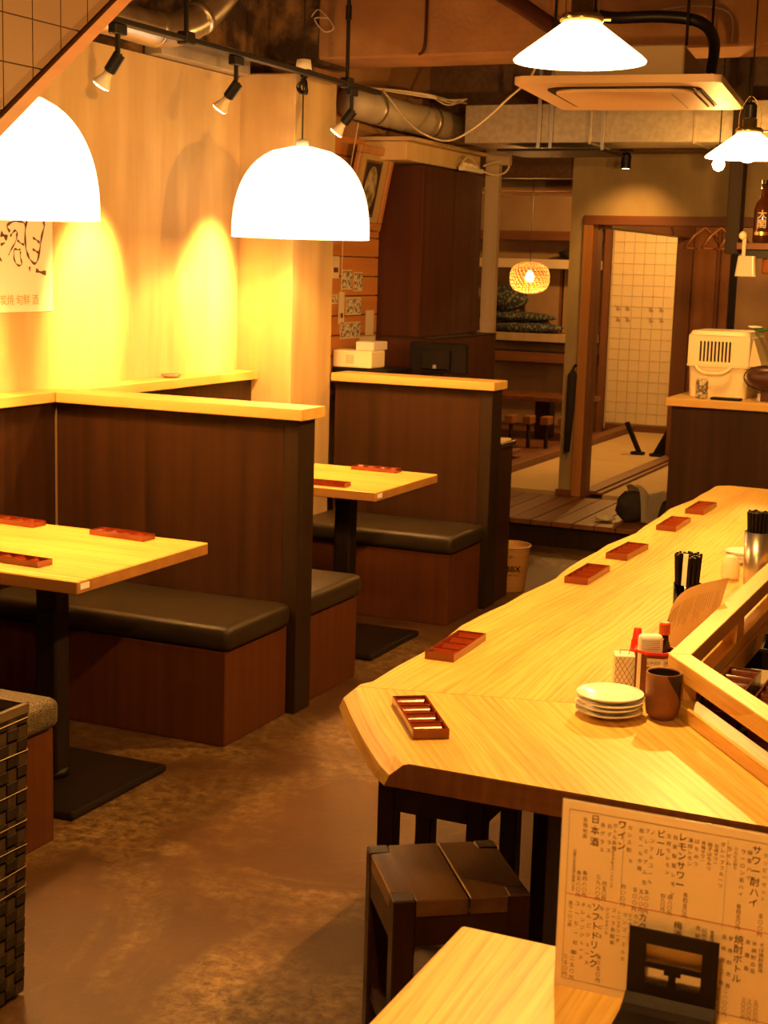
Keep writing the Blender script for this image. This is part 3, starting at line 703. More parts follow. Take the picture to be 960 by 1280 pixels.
# ================================================================ STOOLS
def stool(label, loc, rz, w=.28, d=.292):
    t = thing('wooden_stool', label, 'stool', loc, rz, 'dark wooden stools at the counter')
    L=.045; hx,hy=w/2,d/2; j=.012
    bA=[(-hx+.001,-hy+L+.001),(-hx+L+.001,-hy+L+.001),(-hx+L+.001,-hy+.001),(j,-hy+.001),(j,hy-.001),(-hx+L+.001,hy-.001),(-hx+L+.001,hy-L-.001),(-hx+.001,hy-L-.001)]
    bB=[(j+.004,-hy+.001),(hx-L-.001,-hy+.001),(hx-L-.001,-hy+L+.001),(hx-.001,-hy+L+.001),(hx-.001,hy-L-.001),(hx-L-.001,hy-L-.001),(hx-L-.001,hy-.001),(j+.004,hy-.001)]
    for b in (bA,bB): link('seat_board', prism(b,.384,.420,.0025,1), 'stool', t, world=False)
    for sx in (-1,1):
        for sy in (-1,1):
            link('leg', B(sx*hx-(L if sx>0 else 0),sx*hx+(L if sx<0 else 0),sy*hy-(L if sy>0 else 0),sy*hy+(L if sy<0 else 0),0,.421,.003), 'stoolleg', t, world=False)
    for s in (-1,1):
        link('apron', B(-hx+L,hx-L,s*(hy-.012)-.010,s*(hy-.012)+.010,.325,.383), 'stoolleg', t, world=False)
        link('apron', B(s*(hx-.012)-.010,s*(hx-.012)+.010,-hy+L,hy-L,.325,.383), 'stoolleg', t, world=False)
        link('stretcher', B(s*(hx-.018)-.010,s*(hx-.018)+.010,-hy+L,hy-L,.09,.125), 'stoolleg', t, world=False)
    link('stretcher', B(-hx+.03,hx-.03,-.012,.012,.095,.12), 'stoolleg', t, world=False)
    return t
stool('dark worn two-board wooden stool under the short counter arm, nearest the camera',(-1.068,2.752,0),math.radians(35.55))
stool('dark wooden stool tucked under the counter corner behind the nearest stool',(-1.305,3.385,0),0)
# ================================================================ FRONT TABLE WITH MENU
t = thing('front_table','pale wood table in the bottom right corner carrying the drinks menu','table',(-.05,1.2,0))
link('table_top', B(-.705,.6,.62,1.887,.692,.730,.006,2), 'tabley', t)
for x in (-.60,.45):
    for y in (.72,1.75): link('leg', B(x,x+.06,y,y+.06,0,.691,.003), 'dark_z', t)
mn = thing('drinks_menu','large laminated Japanese drinks menu standing upright on the front table','menu',(-.349,1.776,.7305))
link('sheet', B(-.531,-.167,1.7755,1.7765,.7305,.982,.0), 'paper', mn)
bm=bmesh.new(); B(-.5325,-.1655,1.7767,1.7773,.7305,.9835,bm=bm); link('backing', bm, 'paperedge', mn)
def lines(name,m,rects,y=1.7752):
    bm=bmesh.new()
    for x0,x1,z0,z1 in rects: B(x0,x1,y,y+.0002,z0,z1,bm=bm)
    link(name,bm,m,mn)
X0,X1,Z0,Z1=-.5225,-.1755,.7415,.9715; w_=.0004
lines('border_line','ink',[(X0,X1,Z1-w_,Z1),(X0,X1,Z0,Z0+w_),(X0,X0+w_,Z0,Z1),(X1-w_,X1,Z0,Z1),(-.4505,-.4502,.861,Z1-.004),(-.3205,-.3202,.853,Z1-.004)])
lines('red_rule','inkred',[(X0,X1,.8575,.8583)])
HEAD=[('日本酒', -0.488, 0.964, 0.015), ('ワイン', -0.453, 0.963, 0.014), ('ビール', -0.403, 0.96, 0.012), ('レモンサワー', -0.376, 0.961, 0.0124), ('サワー酎ハイ', -0.285, 0.962, 0.0136), ('ソフトドリンク', -0.481, 0.847, 0.0128), ('カクテル', -0.42, 0.846, 0.012), ('梅酒', -0.375, 0.845, 0.012), ('焼酎ボトル', -0.299, 0.843, 0.0127)]
SMALL=[('各種地酒', -0.501, 0.961, 0.0073), ('日替り旬の地酒も御座います', -0.513, 0.916, 0.0044), ('各五八〇円', -0.506, 0.889, 0.0075), ('各四八〇円', -0.498, 0.89, 0.0075), ('赤グラス', -0.478, 0.958, 0.011), ('白グラス', -0.469, 0.958, 0.0107), ('ボトル各種', -0.462, 0.96, 0.0075), ('おすすめスパークリング', -0.463, 0.924, 0.0046), ('三九八〇円', -0.48, 0.888, 0.0073), ('四五〇円', -0.472, 0.881, 0.0067), ('四〇〇円', -0.447, 0.882, 0.008), ('カシス割', -0.443, 0.961, 0.0097), ('生', -0.44, 0.917, 0.005), ('瓶ビール中瓶', -0.428, 0.96, 0.01), ('プレミアム生', -0.421, 0.961, 0.0136), ('ノンアルコール', -0.414, 0.96, 0.0108), ('五〇〇円', -0.432, 0.881, 0.0087), ('五八〇円', -0.424, 0.88, 0.0083), ('五〇〇円', -0.417, 0.881, 0.0087), ('生搾りレモン', -0.393, 0.959, 0.0094), ('自家製塩レモン', -0.385, 0.959, 0.0122), ('凍結レモン', -0.366, 0.959, 0.0077), ('はちみつ', -0.358, 0.959, 0.0097), ('青梅サワー', -0.35, 0.958, 0.0057), ('柚子はちみつ', -0.342, 0.958, 0.0062), ('巨峰サワー', -0.334, 0.957, 0.0055), ('グレープフルーツ', -0.326, 0.961, 0.0076), ('ライム', -0.318, 0.957, 0.009), ('カルピス割り', -0.31, 0.958, 0.005), ('四八〇円', -0.396, 0.88, 0.0063), ('四八〇円', -0.387, 0.88, 0.007), ('各四五〇円', -0.368, 0.887, 0.007), ('ウーロン茶ハイ', -0.301, 0.957, 0.0092), ('緑茶ハイ', -0.293, 0.957, 0.0107), ('ホッピーセット', -0.274, 0.957, 0.0093), ('各四五〇円', -0.302, 0.886, 0.007), ('五〇〇円', -0.275, 0.879, 0.008), ('黒ウーロン茶', -0.515, 0.846, 0.006), ('コーヒー紅茶', -0.506, 0.847, 0.0134), ('オレンジジュース', -0.498, 0.847, 0.0103), ('りんごジュース', -0.49, 0.846, 0.0128), ('カルピス', -0.474, 0.847, 0.0127), ('ジンジャエール', -0.466, 0.847, 0.0053), ('コーラ烏龍茶', -0.458, 0.848, 0.0088), ('トニックソーダ', -0.451, 0.846, 0.0062), ('マンゴーミルク', -0.443, 0.845, 0.01), ('ピーチウーロン', -0.436, 0.846, 0.0062), ('カシスソーダ', -0.429, 0.846, 0.0076), ('三五〇円', -0.518, 0.772, 0.008), ('各二五〇円', -0.509, 0.78, 0.0088), ('各三五〇円', -0.474, 0.781, 0.008), ('杏露酒', -0.332, 0.845, 0.0055), ('紀州梅', -0.342, 0.846, 0.0065), ('黒糖', -0.35, 0.847, 0.01), ('麦焼酎二階', -0.317, 0.843, 0.0152), ('芋焼酎赤霧', -0.309, 0.842, 0.0155), ('黒霧島', -0.288, 0.842, 0.017), ('米焼酎白岳', -0.28, 0.842, 0.009), ('そば焼酎雲海', -0.271, 0.842, 0.0066), ('各三五〇〇円', -0.32, 0.773, 0.0062), ('二八〇〇円', -0.311, 0.773, 0.0078), ('三〇〇〇円', -0.288, 0.766, 0.0058), ('三〇〇〇円', -0.281, 0.766, 0.006), ('三〇〇〇円', -0.273, 0.766, 0.006)]
R90=(PI/2,0,0)
for s_,x_,z_,d_ in HEAD: text('heading',s_,max(.0100,min(.0122,d_*.95)),(x_,1.7750,z_+.0050),R90,'ink',mn,True,d_/max(.0100,min(.0122,d_*.95)))
for s_,x_,z_,d_ in SMALL:
    sz=max(.0046,min(.0064,d_*1.0)); text('menu_line',s_,sz,(x_,1.7750,z_+.0025),R90,'inkfine',mn,True,d_/sz)
hd = thing('menu_holder','black acrylic menu stand with three cut-out windows on the front table','stand',(-.375,1.74,.7305))
hx0,hx1=-.433,-.320
bm=bmesh.new()
def HB(a,b,c,d): B(hx0+a,hx0+b,1.7625,1.7655,.7305+c,.7305+d,bm=bm)
HB(0,.113,0,.036); HB(0,.113,.088,.107); HB(0,.022,.036,.088); HB(.093,.113,.036,.088); HB(.022,.093,.057,.064); HB(.0525,.0615,.036,.057)
for cx_,s_ in ((.0525,-1),(.0615,1)): B(hx0+cx_+min(0,s_*.006),hx0+cx_+max(0,s_*.006),1.7625,1.7655,.7305+.051,.7305+.057,bm=bm)
link('back_plate', bm, 'blackplastic', hd)
bm=bmesh.new(); prof=[(1.7624,.020),(1.757,.015),(1.750,.010),(1.738,.005),(1.715,.003),(1.690,.0025)]
u=[[bm.verts.new((x,y,.7305+z)) for y,z in prof] for x in (hx0-.001,hx1+.001)]; d=[[bm.verts.new((x,y,.7305)) for y,z in prof] for x in (hx0-.001,hx1+.001)]
for i in range(len(prof)-1):
    bm.faces.new((u[0][i],u[1][i],u[1][i+1],u[0][i+1])); bm.faces.new((d[0][i],d[0][i+1],d[1][i+1],d[1][i])); bm.faces.new((u[0][i],u[0][i+1],d[0][i+1],d[0][i])); bm.faces.new((u[1][i],d[1][i],d[1][i+1],u[1][i+1]))
bm.faces.new((u[0][0],d[0][0],d[1][0],u[1][0])); bm.faces.new((u[0][-1],u[1][-1],d[1][-1],d[0][-1]))
link('front_foot', bm, 'blackplastic', hd)
# ================================================================ WOVEN BASKET
bk = thing('woven_basket','tall dark woven strap basket standing at the lower left','basket',(-2.22,2.36,0))
bx0,bx1,by0,by1=-2.42,-2.000,2.16,2.585
def rc(z): k=1-.05*(1-z/.68); return k
def perim(z,off):
    k=rc(z); cx,cy=(bx0+bx1)/2,(by0+by1)/2; hx,hy=(bx1-bx0)/2*k,(by1-by0)/2*k
    return cx,cy,hx,hy
NS=12
def bside(s,u,z,o):     # point on side s (0..3), u in 0..1, height z, outward offset o
    cx,cy,hx,hy=perim(z,0); c=[(cx+hx,cy-hy),(cx+hx,cy+hy),(cx-hx,cy+hy),(cx-hx,cy-hy)]
    a=Vector(c[s]); b=Vector(c[(s+1)%4]); n=[(1,0),(0,1),(-1,0),(0,-1)][s]; p=a.lerp(b,u); return (p.x+n[0]*o,p.y+n[1]*o,z)
for r in range(22):
    z=.012+r*.0298; bm=bmesh.new(); vr=[]
    for s in range(4):
        for i in range(NS):
            for f in (.12,.88):
                o=.0032*(1 if (i+r)%2 else -1); vr.append((bm.verts.new(bside(s,(i+f)/NS,z,o)),bm.verts.new(bside(s,(i+f)/NS,z+.0275,o))))
    for i in range(len(vr)):
        a,b=vr[i],vr[(i+1)%len(vr)]; bm.faces.new((a[0],b[0],b[1],a[1]))
    bmesh.ops.solidify(bm, geom=bm.faces[:], thickness=.0012); link('band', bm, 'weave1' if r%2 else 'weave1', bk)
for s in range(4):
    for i in range(NS):
        bm=bmesh.new(); vr=[]
        for r in range(22):
            z=.012+r*.0298
            for f in (.1,.85):
                o=.0032*(-1 if (i+r)%2 else 1); zz=z+.0298*f
                vr.append((bm.verts.new(bside(s,(i+.04)/NS,zz,o)),bm.verts.new(bside(s,(i+.96)/NS,zz,o))))
        for a,b in zip(vr,vr[1:]): bm.faces.new((a[0],a[1],b[1],b[0]))
        bmesh.ops.solidify(bm, geom=bm.faces[:], thickness=.0012); link('strip', bm, 'weave2', bk)
bm=bmesh.new()
for s in range(4):
    a0,a1=bside(s,0,.662,.006),bside(s,1,.662,.006); i0,i1=bside(s,.01,.662,-.006),bside(s,.99,.662,-.006)
    v=[bm.verts.new(p) for p in (a0,a1,i1,i0)]; w4=[bm.verts.new((p[0],p[1],.682)) for p in (a0,a1,i1,i0)]
    bm.faces.new(w4); bm.faces.new((v[0],v[1],w4[1],w4[0])); bm.faces.new((v[2],v[3],w4[3],w4[2])); bm.faces.new(v[::-1])
link('rim', bm, 'weave1', bk)
for z in (.65,.58,.49,.42,.36,.31,.265):
    link('wire', tube([bside(s,u,z+random.uniform(-.004,.004),.006) for s in range(4) for u in (0.01,.25,.5,.75,.99)]+[bside(0,.01,z,.006)],.0011,5), 'wire', bk)
link('bottom', B(bx0+.02,bx1-.02,by0+.02,by1-.02,.0,.01), 'weave2', bk)

# ================================================================ LAMPS
def se(z,p=2.4): return max(0,(1-z**p))**(1/p)
def dome(label,c,power):
    t = thing('dome_pendant',label,'lamp',c,0,'white dome pendant lamps')
    H,Rr=.383,.297; n=18
    prof=[(Rr*se(i/n),H*i/n) for i in range(n)]+[(.045,H*.996),(.03,H)]
    prof=[(Rr-.001,-.004),(Rr+.001,-.004)]+prof
    inner=[(max(r-.004,.01),max(z-.004,-.004)) for r,z in prof[2:][::-1]]
    link('shade', lathe(prof+inner,48), 'shade', t, world=False, smooth=True)
    link('cap', lathe([(0,H),(.028,H),(.026,H+.022),(.012,H+.03),(0,H+.03)],20), 'whitepl', t, world=False, smooth=True)
    link('cord', tube([(0,0,H+.03),(0,0,2.949-c[2])],.0035,6), 'black', t, world=False)
    link('socket', tube([(0,0,H-.03),(0,0,H-.10)],.02,12), 'whitepl', t, world=False)
    point('pendant_light',(c[0],c[1],c[2]+.17),power,.05,parent=t)
    return t
d2=dome('white dome pendant lamp with coiled cord over the second booth table',(-3.05,5.85,1.757),P_DOME)
coil=[]; 
for i in range(60): a=i*.62; coil.append((.022*math.sin(a)+.008*math.sin(i*.9),.012*math.cos(a*1.3),.60+.11*(.5+.5*math.cos(a*.5))+.0*i))
link('coiled_cord', tube(coil,.0045,5), 'black', d2, world=False)
link('hook_cap', lathe([(.0,.70),(.035,.70),(.03,.74),(0,.745)],16), 'whitepl', d2, world=False, smooth=True)
dome('white dome pendant lamp half hidden by the sloping stair edge at the left',(-3.05,3.85,1.765),P_DOME*1.15)
def cone(label,c,power):
    t = thing('glass_pendant',label,'lamp',c,0,'opal glass cone pendants over the counter')
    prof=[(.143,0),(.142,-.004),(.139,-.003),(.128,.006),(.040,.072),(.034,.080),(.036,.082),(.044,.075),(.132,.010),(.143,0)]
    link('glass_shade', lathe(prof,48), 'glassshade', t, world=False, smooth=True)
    link('gallery', lathe([(.0,.082),(.046,.078),(.048,.088),(.040,.096),(.024,.098),(.024,.125),(.0,.128)],28), 'gold', t, world=False, smooth=True)
    for k in range(3):
        a=k*2*PI/3+.3; link('thumb_screw', tube([(.040*math.cos(a),.040*math.sin(a),.086),(.062*math.cos(a),.062*math.sin(a),.086)],.004,8), 'gold', t, world=False)
    link('socket', lathe([(0,.128),(.021,.128),(.021,.17),(.012,.18),(0,.18)],20), 'black', t, world=False)
    link('wire_hoop', tube(spline([(-.036,0,.095),(-.034,0,.15),(0,0,.20),(.034,0,.15),(.036,0,.095)],5),.0016,5), 'gold', t, world=False)
    link('cord', tube([(0,0,.18),(0,0,2.949-c[2])],.003,6), 'black', t, world=False)
    link('bulb', lathe([(0,-.019),(.012,-.017),(.024,-.008),(.030,.006),(.028,.022),(.018,.04),(.014,.06),(0,.062)],24), 'bulb', t, world=False, smooth=True)
    point('pendant_light',(c[0],c[1],c[2]-.045),power,.022,parent=t)
    return t
cone('opal glass cone pendant over the counter corner, largest at top of frame',(-1.01,3.22,2.096),P_CONE)
cone('opal glass cone pendant farther along the counter at the right edge',(-1.04,5.25,2.045),P_CONE)
cone('opal glass cone pendant out of frame over the front table',(-.45,1.30,2.00),P_CONE*.36)
# small bulb lamp farther back
t = thing('bulb_lamp','small bare bulb lamp glowing behind the far cone pendant','lamp',(-1.57,7.25,2.16))
link('bulb', lathe([(0,-.03),(.02,-.022),(.03,0),(.024,.02),(.014,.04),(0,.042)],18), 'bulb', t, world=False, smooth=True)
link('socket', lathe([(0,.042),(.018,.042),(.018,.09),(0,.092)],14), 'black', t, world=False)
link('cord', tube([(0,0,.092),(0,0,2.949-2.16)],.003,6), 'black', t, world=False)
point('bulb_light',(-1.57,7.25,2.115),22,.02,parent=t)
# track with reflector spots
tr = thing('lighting_track','black lighting track hung on rods along the booth wall','track',(-2.98,5.4,2.43))
link('rail', B(-2.998,-2.962,4.30,6.46,2.419,2.438,.002), 'black', tr)
for y in (4.80,6.13):
    link('rod', tube([(-2.98,y,2.438),(-2.98,y,2.949)],.009,8), 'black', tr)
    link('clamp', B(-3.002,-2.958,y-.03,y+.03,2.41,2.455,.004), 'black', tr)
    link('collar', tube([(-2.98,y,2.70),(-2.98,y,2.76)],.014,8), 'black', tr)
def reflector(label,y,target,power,lit,zt=2.419,x=-2.98,drop=.11,ang=40):
    t = thing('reflector_spot',label,'lamp',(x,y,zt),0,'reflector spotlights on the track')
    link('adapter', B(x-.016,x+.016,y-.035,y+.035,zt-.035,zt-.001,.003), 'black', t)
    link('arm', tube([(x,y,zt-.035),(x,y,zt-drop)],.009,8), 'black', t)
    link('joint', lathe([(0,-.014),(.016,-.012),(.016,.012),(0,.014)],12,(x,y,zt-drop)), 'black', t)
    o=Vector((x,y,zt-drop)); d=(Vector(target)-o).normalized(); q=d.to_track_quat('Z','Y').to_matrix().to_4x4(); mt=Matrix.Translation(o)@q
    link('lamp_holder', xf(lathe([(0,-.012),(.021,-.012),(.021,.052),(.017,.056),(0,.056)],18),mt), 'black', t)
    link('bulb_neck', xf(lathe([(0,.056),(.015,.057),(.016,.07),(.030,.100),(.033,.108),(.031,.1085),(0,.1085)],24),mt), 'frost', t, smooth=True)
    link('bulb_face', xf(lathe([(.031,.109),(.024,.113),(0,.116)],24),mt), 'bulb', t, smooth=True)
    spot('spot_light',tuple(o+d*.13),target,power,ang,.9,.03,parent=t)
reflector('lit reflector spot at the near end of the track, glaring at the camera',4.37,(-3.62,4.25,1.35),P_WALL*.6,2)
reflector('reflector spot in the middle of the track, above the second booth',5.16,(-3.62,5.10,1.50),P_WALL,1)
reflector('reflector spot at the far end of the track by the pillar',6.18,(-3.62,6.02,1.48),P_WALL,1)
# back spot
t = thing('ceiling_spot','small black downlight casting a pool on the plaster over the doorway','lamp',(-2.56,9.2,2.39))
link('mount', B(-2.60,-2.52,9.18,9.22,2.378,2.389,.002), 'black', t)
link('stem', tube([(-2.56,9.2,2.378),(-2.56,9.2,2.355)],.006,8), 'black', t)
link('housing', lathe([(0,-.045),(.024,-.045),(.030,-.05),(.030,.03),(.02,.045),(0,.048)],20,(-2.56,9.2,2.325)), 'black', t)
link('lens', lathe([(0,-.052),(.022,-.0505)],20,(-2.56,9.2,2.325)), 'bulbdim', t)
spot('spot_light',(-2.56,9.2,2.262),(-2.60,9.6,1.75),16,95,.9,.02,parent=t)
# woven lamp in the back room
t = thing('woven_pendant','round woven paper pendant lamp glowing orange in the back room','lamp',(-3.765,11.0,1.585))
rw=.150; hw=.118
for k in range(28):
    a=2*PI*k/28; link('cane', tube([(rw*max(.25,se(abs(s),2.6))*math.cos(a+s*.5),rw*max(.25,se(abs(s),2.6))*math.sin(a+s*.5),hw*s) for s in [-1+2*i/12 for i in range(13)]],.0032,4), 'wicker', t, world=False)
bm=bmesh.new()
for i in range(17):
    s=-.94+1.88*i/16; r_=rw*se(abs(s),2.6); tube([(r_*math.cos(2*PI*j/28),r_*math.sin(2*PI*j/28),hw*s) for j in range(29)],.0030,4,bm=bm,caps=False)
link('weave_rings', bm, 'wicker', t, world=False)
link('bulb', lathe([(0,-.035),(.025,-.025),(.034,0),(.025,.025),(.012,.05),(0,.052)],18), 'bulb', t, world=False, smooth=True)
link('cord', tube([(0,0,.05),(0,0,2.419-1.585)],.0025,6), 'black', t, world=False)
point('woven_light',(-3.765,11.0,1.585-.055),14,.02,parent=t)
for lab,lx,ly,pw_ in (('small ceiling lamp hidden behind the doorway head in the tatami room',-3.15,12.6,95),('small ceiling lamp hidden above the right tatami',-1.9,10.9,34)):
    t = thing('ceiling_lamp',lab,'lamp',(lx,ly,2.40))
    link('lamp_base', lathe([(0,.018),(.09,.018),(.09,.0),(0,0)],24,(lx,ly,2.40)), 'whitepl', t)
    link('globe', lathe([(0,-.07),(.05,-.06),(.08,-.03),(.085,-.001),(0,-.001)],24,(lx,ly,2.40)), 'bulbdim', t, smooth=True)
    point('ceiling_light',(lx,ly,2.27),pw_,.05,parent=t)

# ================================================================ CEILING SERVICES
ac = thing('air_conditioner','square cream four-way ceiling air conditioner above the counter','air conditioner',(-1.620,5.95,2.325))
link('casing', B(-1.84,-1.36,5.56,6.38,2.385,2.50,.006), 'acgrey', ac)
bm=bmesh.new(); ou=[(-1.975,5.48),(-1.215,5.48),(-1.215,6.42),(-1.975,6.42)]
def rrect(x0,x1,y0,y1,r,n=6):
    out=[]
    for cx_,cy_,a0 in ((x1-r,y1-r,0),(x0+r,y1-r,90),(x0+r,y0+r,180),(x1-r,y0+r,270)):
        for i in range(n+1): a=math.radians(a0+90*i/n); out.append((cx_+r*math.cos(a),cy_+r*math.sin(a)))
    return out
link('panel', prism(rrect(-1.975,-1.215,5.48,6.42,.03),2.356,2.384,.004,2), 'acwhite', ac)
link('air_slot', prism(rrect(-1.885,-1.305,5.59,6.31,.09),2.3515,2.3558), 'blackplastic', ac)
link('inner_panel', prism(rrect(-1.855,-1.335,5.625,6.275,.075),2.340,2.3513,.003,1), 'acwhite', ac)
link('louver', B(-1.325,-1.311,5.70,6.20,2.343,2.3512), 'acgrey', ac)
link('intake_line', B(-1.42,-1.414,5.70,6.2,2.3385,2.3399), 'acgrey', ac)
for (x,y) in ((-1.85,5.6),(-1.36,5.6),(-1.85,6.38),(-1.36,6.38)): link('hanger_rod', tube([(x,y,2.50),(x,y,2.97)],.006,6), 'iron', ac)
link('refrigerant_pipe', tube(spline([(-1.78,5.78,2.66),(-1.66,5.70,2.62),(-1.47,5.70,2.62),(-1.33,5.72,2.60),(-1.29,5.85,2.55),(-1.31,6.0,2.46)],5),.022,8), 'black', ac, smooth=True)
link('lagged_pipe', tube(spline([(-2.30,5.6,2.82),(-2.1,5.85,2.73),(-1.95,6.0,2.64),(-1.78,6.05,2.56),(-1.75,6.06,2.49)],5),.035,8), 'leather', ac, smooth=True)
ac.rotation_euler=(0,0,math.radians(6.2)); ac.location=(-1.66,5.95,2.297)
du = thing('rectangular_duct','wide galvanised rectangular duct crossing below the ceiling','duct',(-1.5,7.67,2.38))
xs=[-2.96,-2.28,-1.75,-1.35,-.75,-.1,.5,1.1]
for a_,b_ in zip(xs,xs[1:]): link('section', B(a_+.002,b_-.002,7.50,7.84,2.287,2.482,.003), 'galv', du)
for a_ in xs[1:-1]: link('flange', B(a_-.006,a_+.006,7.492,7.848,2.279,2.49,.001), 'galv', du)
for a_ in (-2.547,-2.483,-2.21): link('strap', B(a_-.008,a_+.008,7.480,7.489,2.25,2.90), 'steel', du)
for a_ in (-2.515,-1.0): link('hanger_bar', B(a_-.25,a_+.3,7.47,7.90,2.245,2.258), 'iron', du)
pp = thing('round_duct','grey round duct running from the pillar to the rectangular duct','duct',(-3.28,7.4,2.4))
link('pipe', tube([(-3.372,6.96,2.45),(-3.29,7.32,2.425),(-3.19,7.62,2.405),(-3.10,7.86,2.39)],.078,24), 'pipe', pp, smooth=True)
for p_,q_ in (((-3.327,7.16,2.437),(-3.321,7.185,2.435)),((-3.275,7.385,2.421),(-3.262,7.42,2.42)),((-3.20,7.59,2.407),(-3.192,7.615,2.406))): link('joint_band', tube([p_,q_],.081,24), 'galv', pp, smooth=True)
fx = thing('flexible_duct','bright silver duct bending up into the ceiling above the near booth','duct',(-3.5,5.4,2.5))
link('duct', tube(spline([(-3.52,4.90,2.575),(-3.52,5.20,2.575),(-3.51,5.44,2.575),(-3.48,5.62,2.62),(-3.44,5.78,2.74),(-3.40,5.93,2.93)],6),.070,24), 'flex', fx, smooth=True)
for p_,q_ in (((-3.515,5.40,2.575),(-3.513,5.425,2.575)),((-3.465,5.67,2.65),(-3.46,5.69,2.665))): link('joint_band', tube([p_,q_],.0745,24), 'flex', fx, smooth=True)
tag(link('trunking', B(-3.655,-3.56,5.55,6.30,2.495,2.60,.006), 'pipe'),'grey boxed trunking along the top of the booth wall','trunking')
tag(link('hanging_cable', tube(spline([(-3.252,7.1,2.52),(-3.11,7.06,2.379),(-3.0,7.03,2.30),(-2.847,7.0,2.258),(-2.704,6.97,2.313),(-2.55,6.97,2.436),(-2.40,6.98,2.60),(-2.36,7.0,2.949)],5),.005,6), 'whitewire', smooth=True),'long tan cable sagging between the round duct and the beam','cable')
bm=bmesh.new(); rr=random.Random(5)
for k in range(4):
    tube(spline([(-3.34+rr.uniform(-.01,.01),7.15,2.535),(-3.26,7.32+rr.uniform(-.02,.02),2.53+rr.uniform(0,.015)),(-3.17,7.5,2.52+rr.uniform(0,.02)),(-3.10,7.62+rr.uniform(-.02,.02),2.495+rr.uniform(0,.03)),(-3.03,7.70,2.51+rr.uniform(0,.03))],5),.0045,5,bm=bm)
tag(link('cable_bundle', bm, 'whitewire', smooth=True),'bundle of pale cables lying on the round duct','cable')
for lab,pts,r_,m_ in (('loop of spare wire dangling on the ceiling beam at left',[(-3.40,6.59,2.80),(-3.36,6.585,2.83),(-3.30,6.585,2.78),(-3.28,6.585,2.74),(-3.33,6.585,2.73),(-3.38,6.585,2.79),(-3.31,6.585,2.79)],.003,'whitewire'),
    ('thin brown conduit dropping down the beam face',[(-2.81,6.59,2.949),(-2.81,6.59,2.66),(-2.84,6.59,2.61)],.007,'locker'),
    ('grey wire draped over the beam beside the air conditioner pipe',[(-1.95,6.58,2.72),(-1.8,6.56,2.74),(-1.6,6.56,2.77),(-1.42,6.57,2.74),(-1.40,6.58,2.62)],.004,'pipe')):
    tag(link('loose_wire', tube(spline(pts,5),r_,6), m_, smooth=True),lab,'wire')
ps = thing('power_strip','cream power strip and tangled leads above the dark locker','power strip',(-3.14,8.1,2.20))
link('strip_body', B(-3.178,-3.14,7.98,8.28,2.182,2.207,.003), 'whitepl', ps)
for k in range(3): link('plug', B(-3.172,-3.146,8.02+k*.08,8.05+k*.08,2.207,2.228,.003), 'cream', ps)
link('lead', tube(spline([(-3.14,8.27,2.195),(-3.10,8.34,2.18),(-3.06,8.42,2.20),(-3.05,8.45,2.25),(-3.09,8.38,2.26),(-3.13,8.25,2.225)],6),.006,6), 'whitewire', ps, smooth=True)
link('lead', tube(spline([(-3.15,8.2,2.215),(-3.14,8.10,2.25),(-3.15,8.03,2.255),(-3.16,7.97,2.21)],6),.005,6), 'whitewire', ps, smooth=True)

# ================================================================ LOCKER, REGISTER CORNER
lk = thing('tall_locker','tall dark brown veneered cupboard rising behind the farthest booth','cupboard',(-3.3,7.95,0))
link('upper_body', B(-3.454,-3.182,7.502,8.375,1.27,2.175,.002), 'locker', lk)
link('side_panel', B(-3.1815,-3.176,7.51,7.93,1.275,2.17), 'locker', lk)
link('side_panel', B(-3.1815,-3.176,7.935,8.365,1.275,2.17), 'locker', lk)
link('lower_body', B(-3.454,-3.10,7.502,8.49,0,1.262,.003), 'locker', lk)
link('ledge', B(-3.454,-3.095,7.500,8.495,1.2625,1.2695), 'dark_x', lk)
struct('trim_beige_jamb', B(-3.175,-3.09,8.40,8.45,1.272,2.24,.002), 'jamb')
struct('trim_jamb_head', B(-3.175,-3.03,8.40,8.45,2.241,2.395,.002), 'jamb')
ds = thing('register_desk','dark low desk hidden behind the farthest booth partition','desk',(-3.1,7.25,0))
link('desk_top', B(-3.425,-2.78,6.93,7.49,1.02,1.05,.003), 'dark_x', ds); link('desk_body', B(-3.40,-2.80,6.95,7.47,0,1.019), 'dark_z', ds)
pr_ = thing('receipt_printer','cream receipt printer box sitting on the black cash drawer','printer',(-3.31,7.02,1.095))
link('printer_body', B(-3.425,-3.205,6.95,7.12,1.096,1.185,.008,2), 'cream', pr_)
link('printer_lid', B(-3.31,-3.207,6.98,7.15,1.186,1.23,.004), 'whitepl', pr_)
bm=bmesh.new()
for i in range(5):
    for j in range(5): B(-3.345+i*.009,-3.340+i*.009,6.948,6.9495,1.12+j*.009,1.125+j*.009,bm=bm)
link('speaker_grille', bm, 'mount', pr_)
cdw = thing('cash_drawer','low black cash drawer under the cream printer','cash drawer',(-3.2,7.1,1.02))
link('drawer_body', B(-3.425,-3.11,6.945,7.26,1.021,1.093,.004), 'blackplastic', cdw); link('drawer_key', B(-3.13,-3.10,6.938,6.944,1.05,1.065), 'whitepl', cdw)
mo = thing('monitor','black flat monitor seen from behind above the farthest partition','monitor',(-3.0,7.36,1.02))
link('screen_back', B(-3.165,-2.845,7.35,7.385,1.065,1.225,.006,2), 'blackplastic', mo); link('rear_bulge', B(-3.09,-2.93,7.325,7.349,1.085,1.19,.006,2), 'blackplastic', mo)
link('stand', B(-3.04,-2.98,7.34,7.37,1.021,1.064), 'blackplastic', mo); link('foot', B(-3.08,-2.94,7.28,7.44,1.0205,1.03), 'blackplastic', mo); link('cable_knob', B(-3.02,-3.0,7.318,7.3245,1.09,1.11), 'steel', mo)
for o_ in (pr_, cdw, mo): o_.location.z += .03
ds.location.z += 0
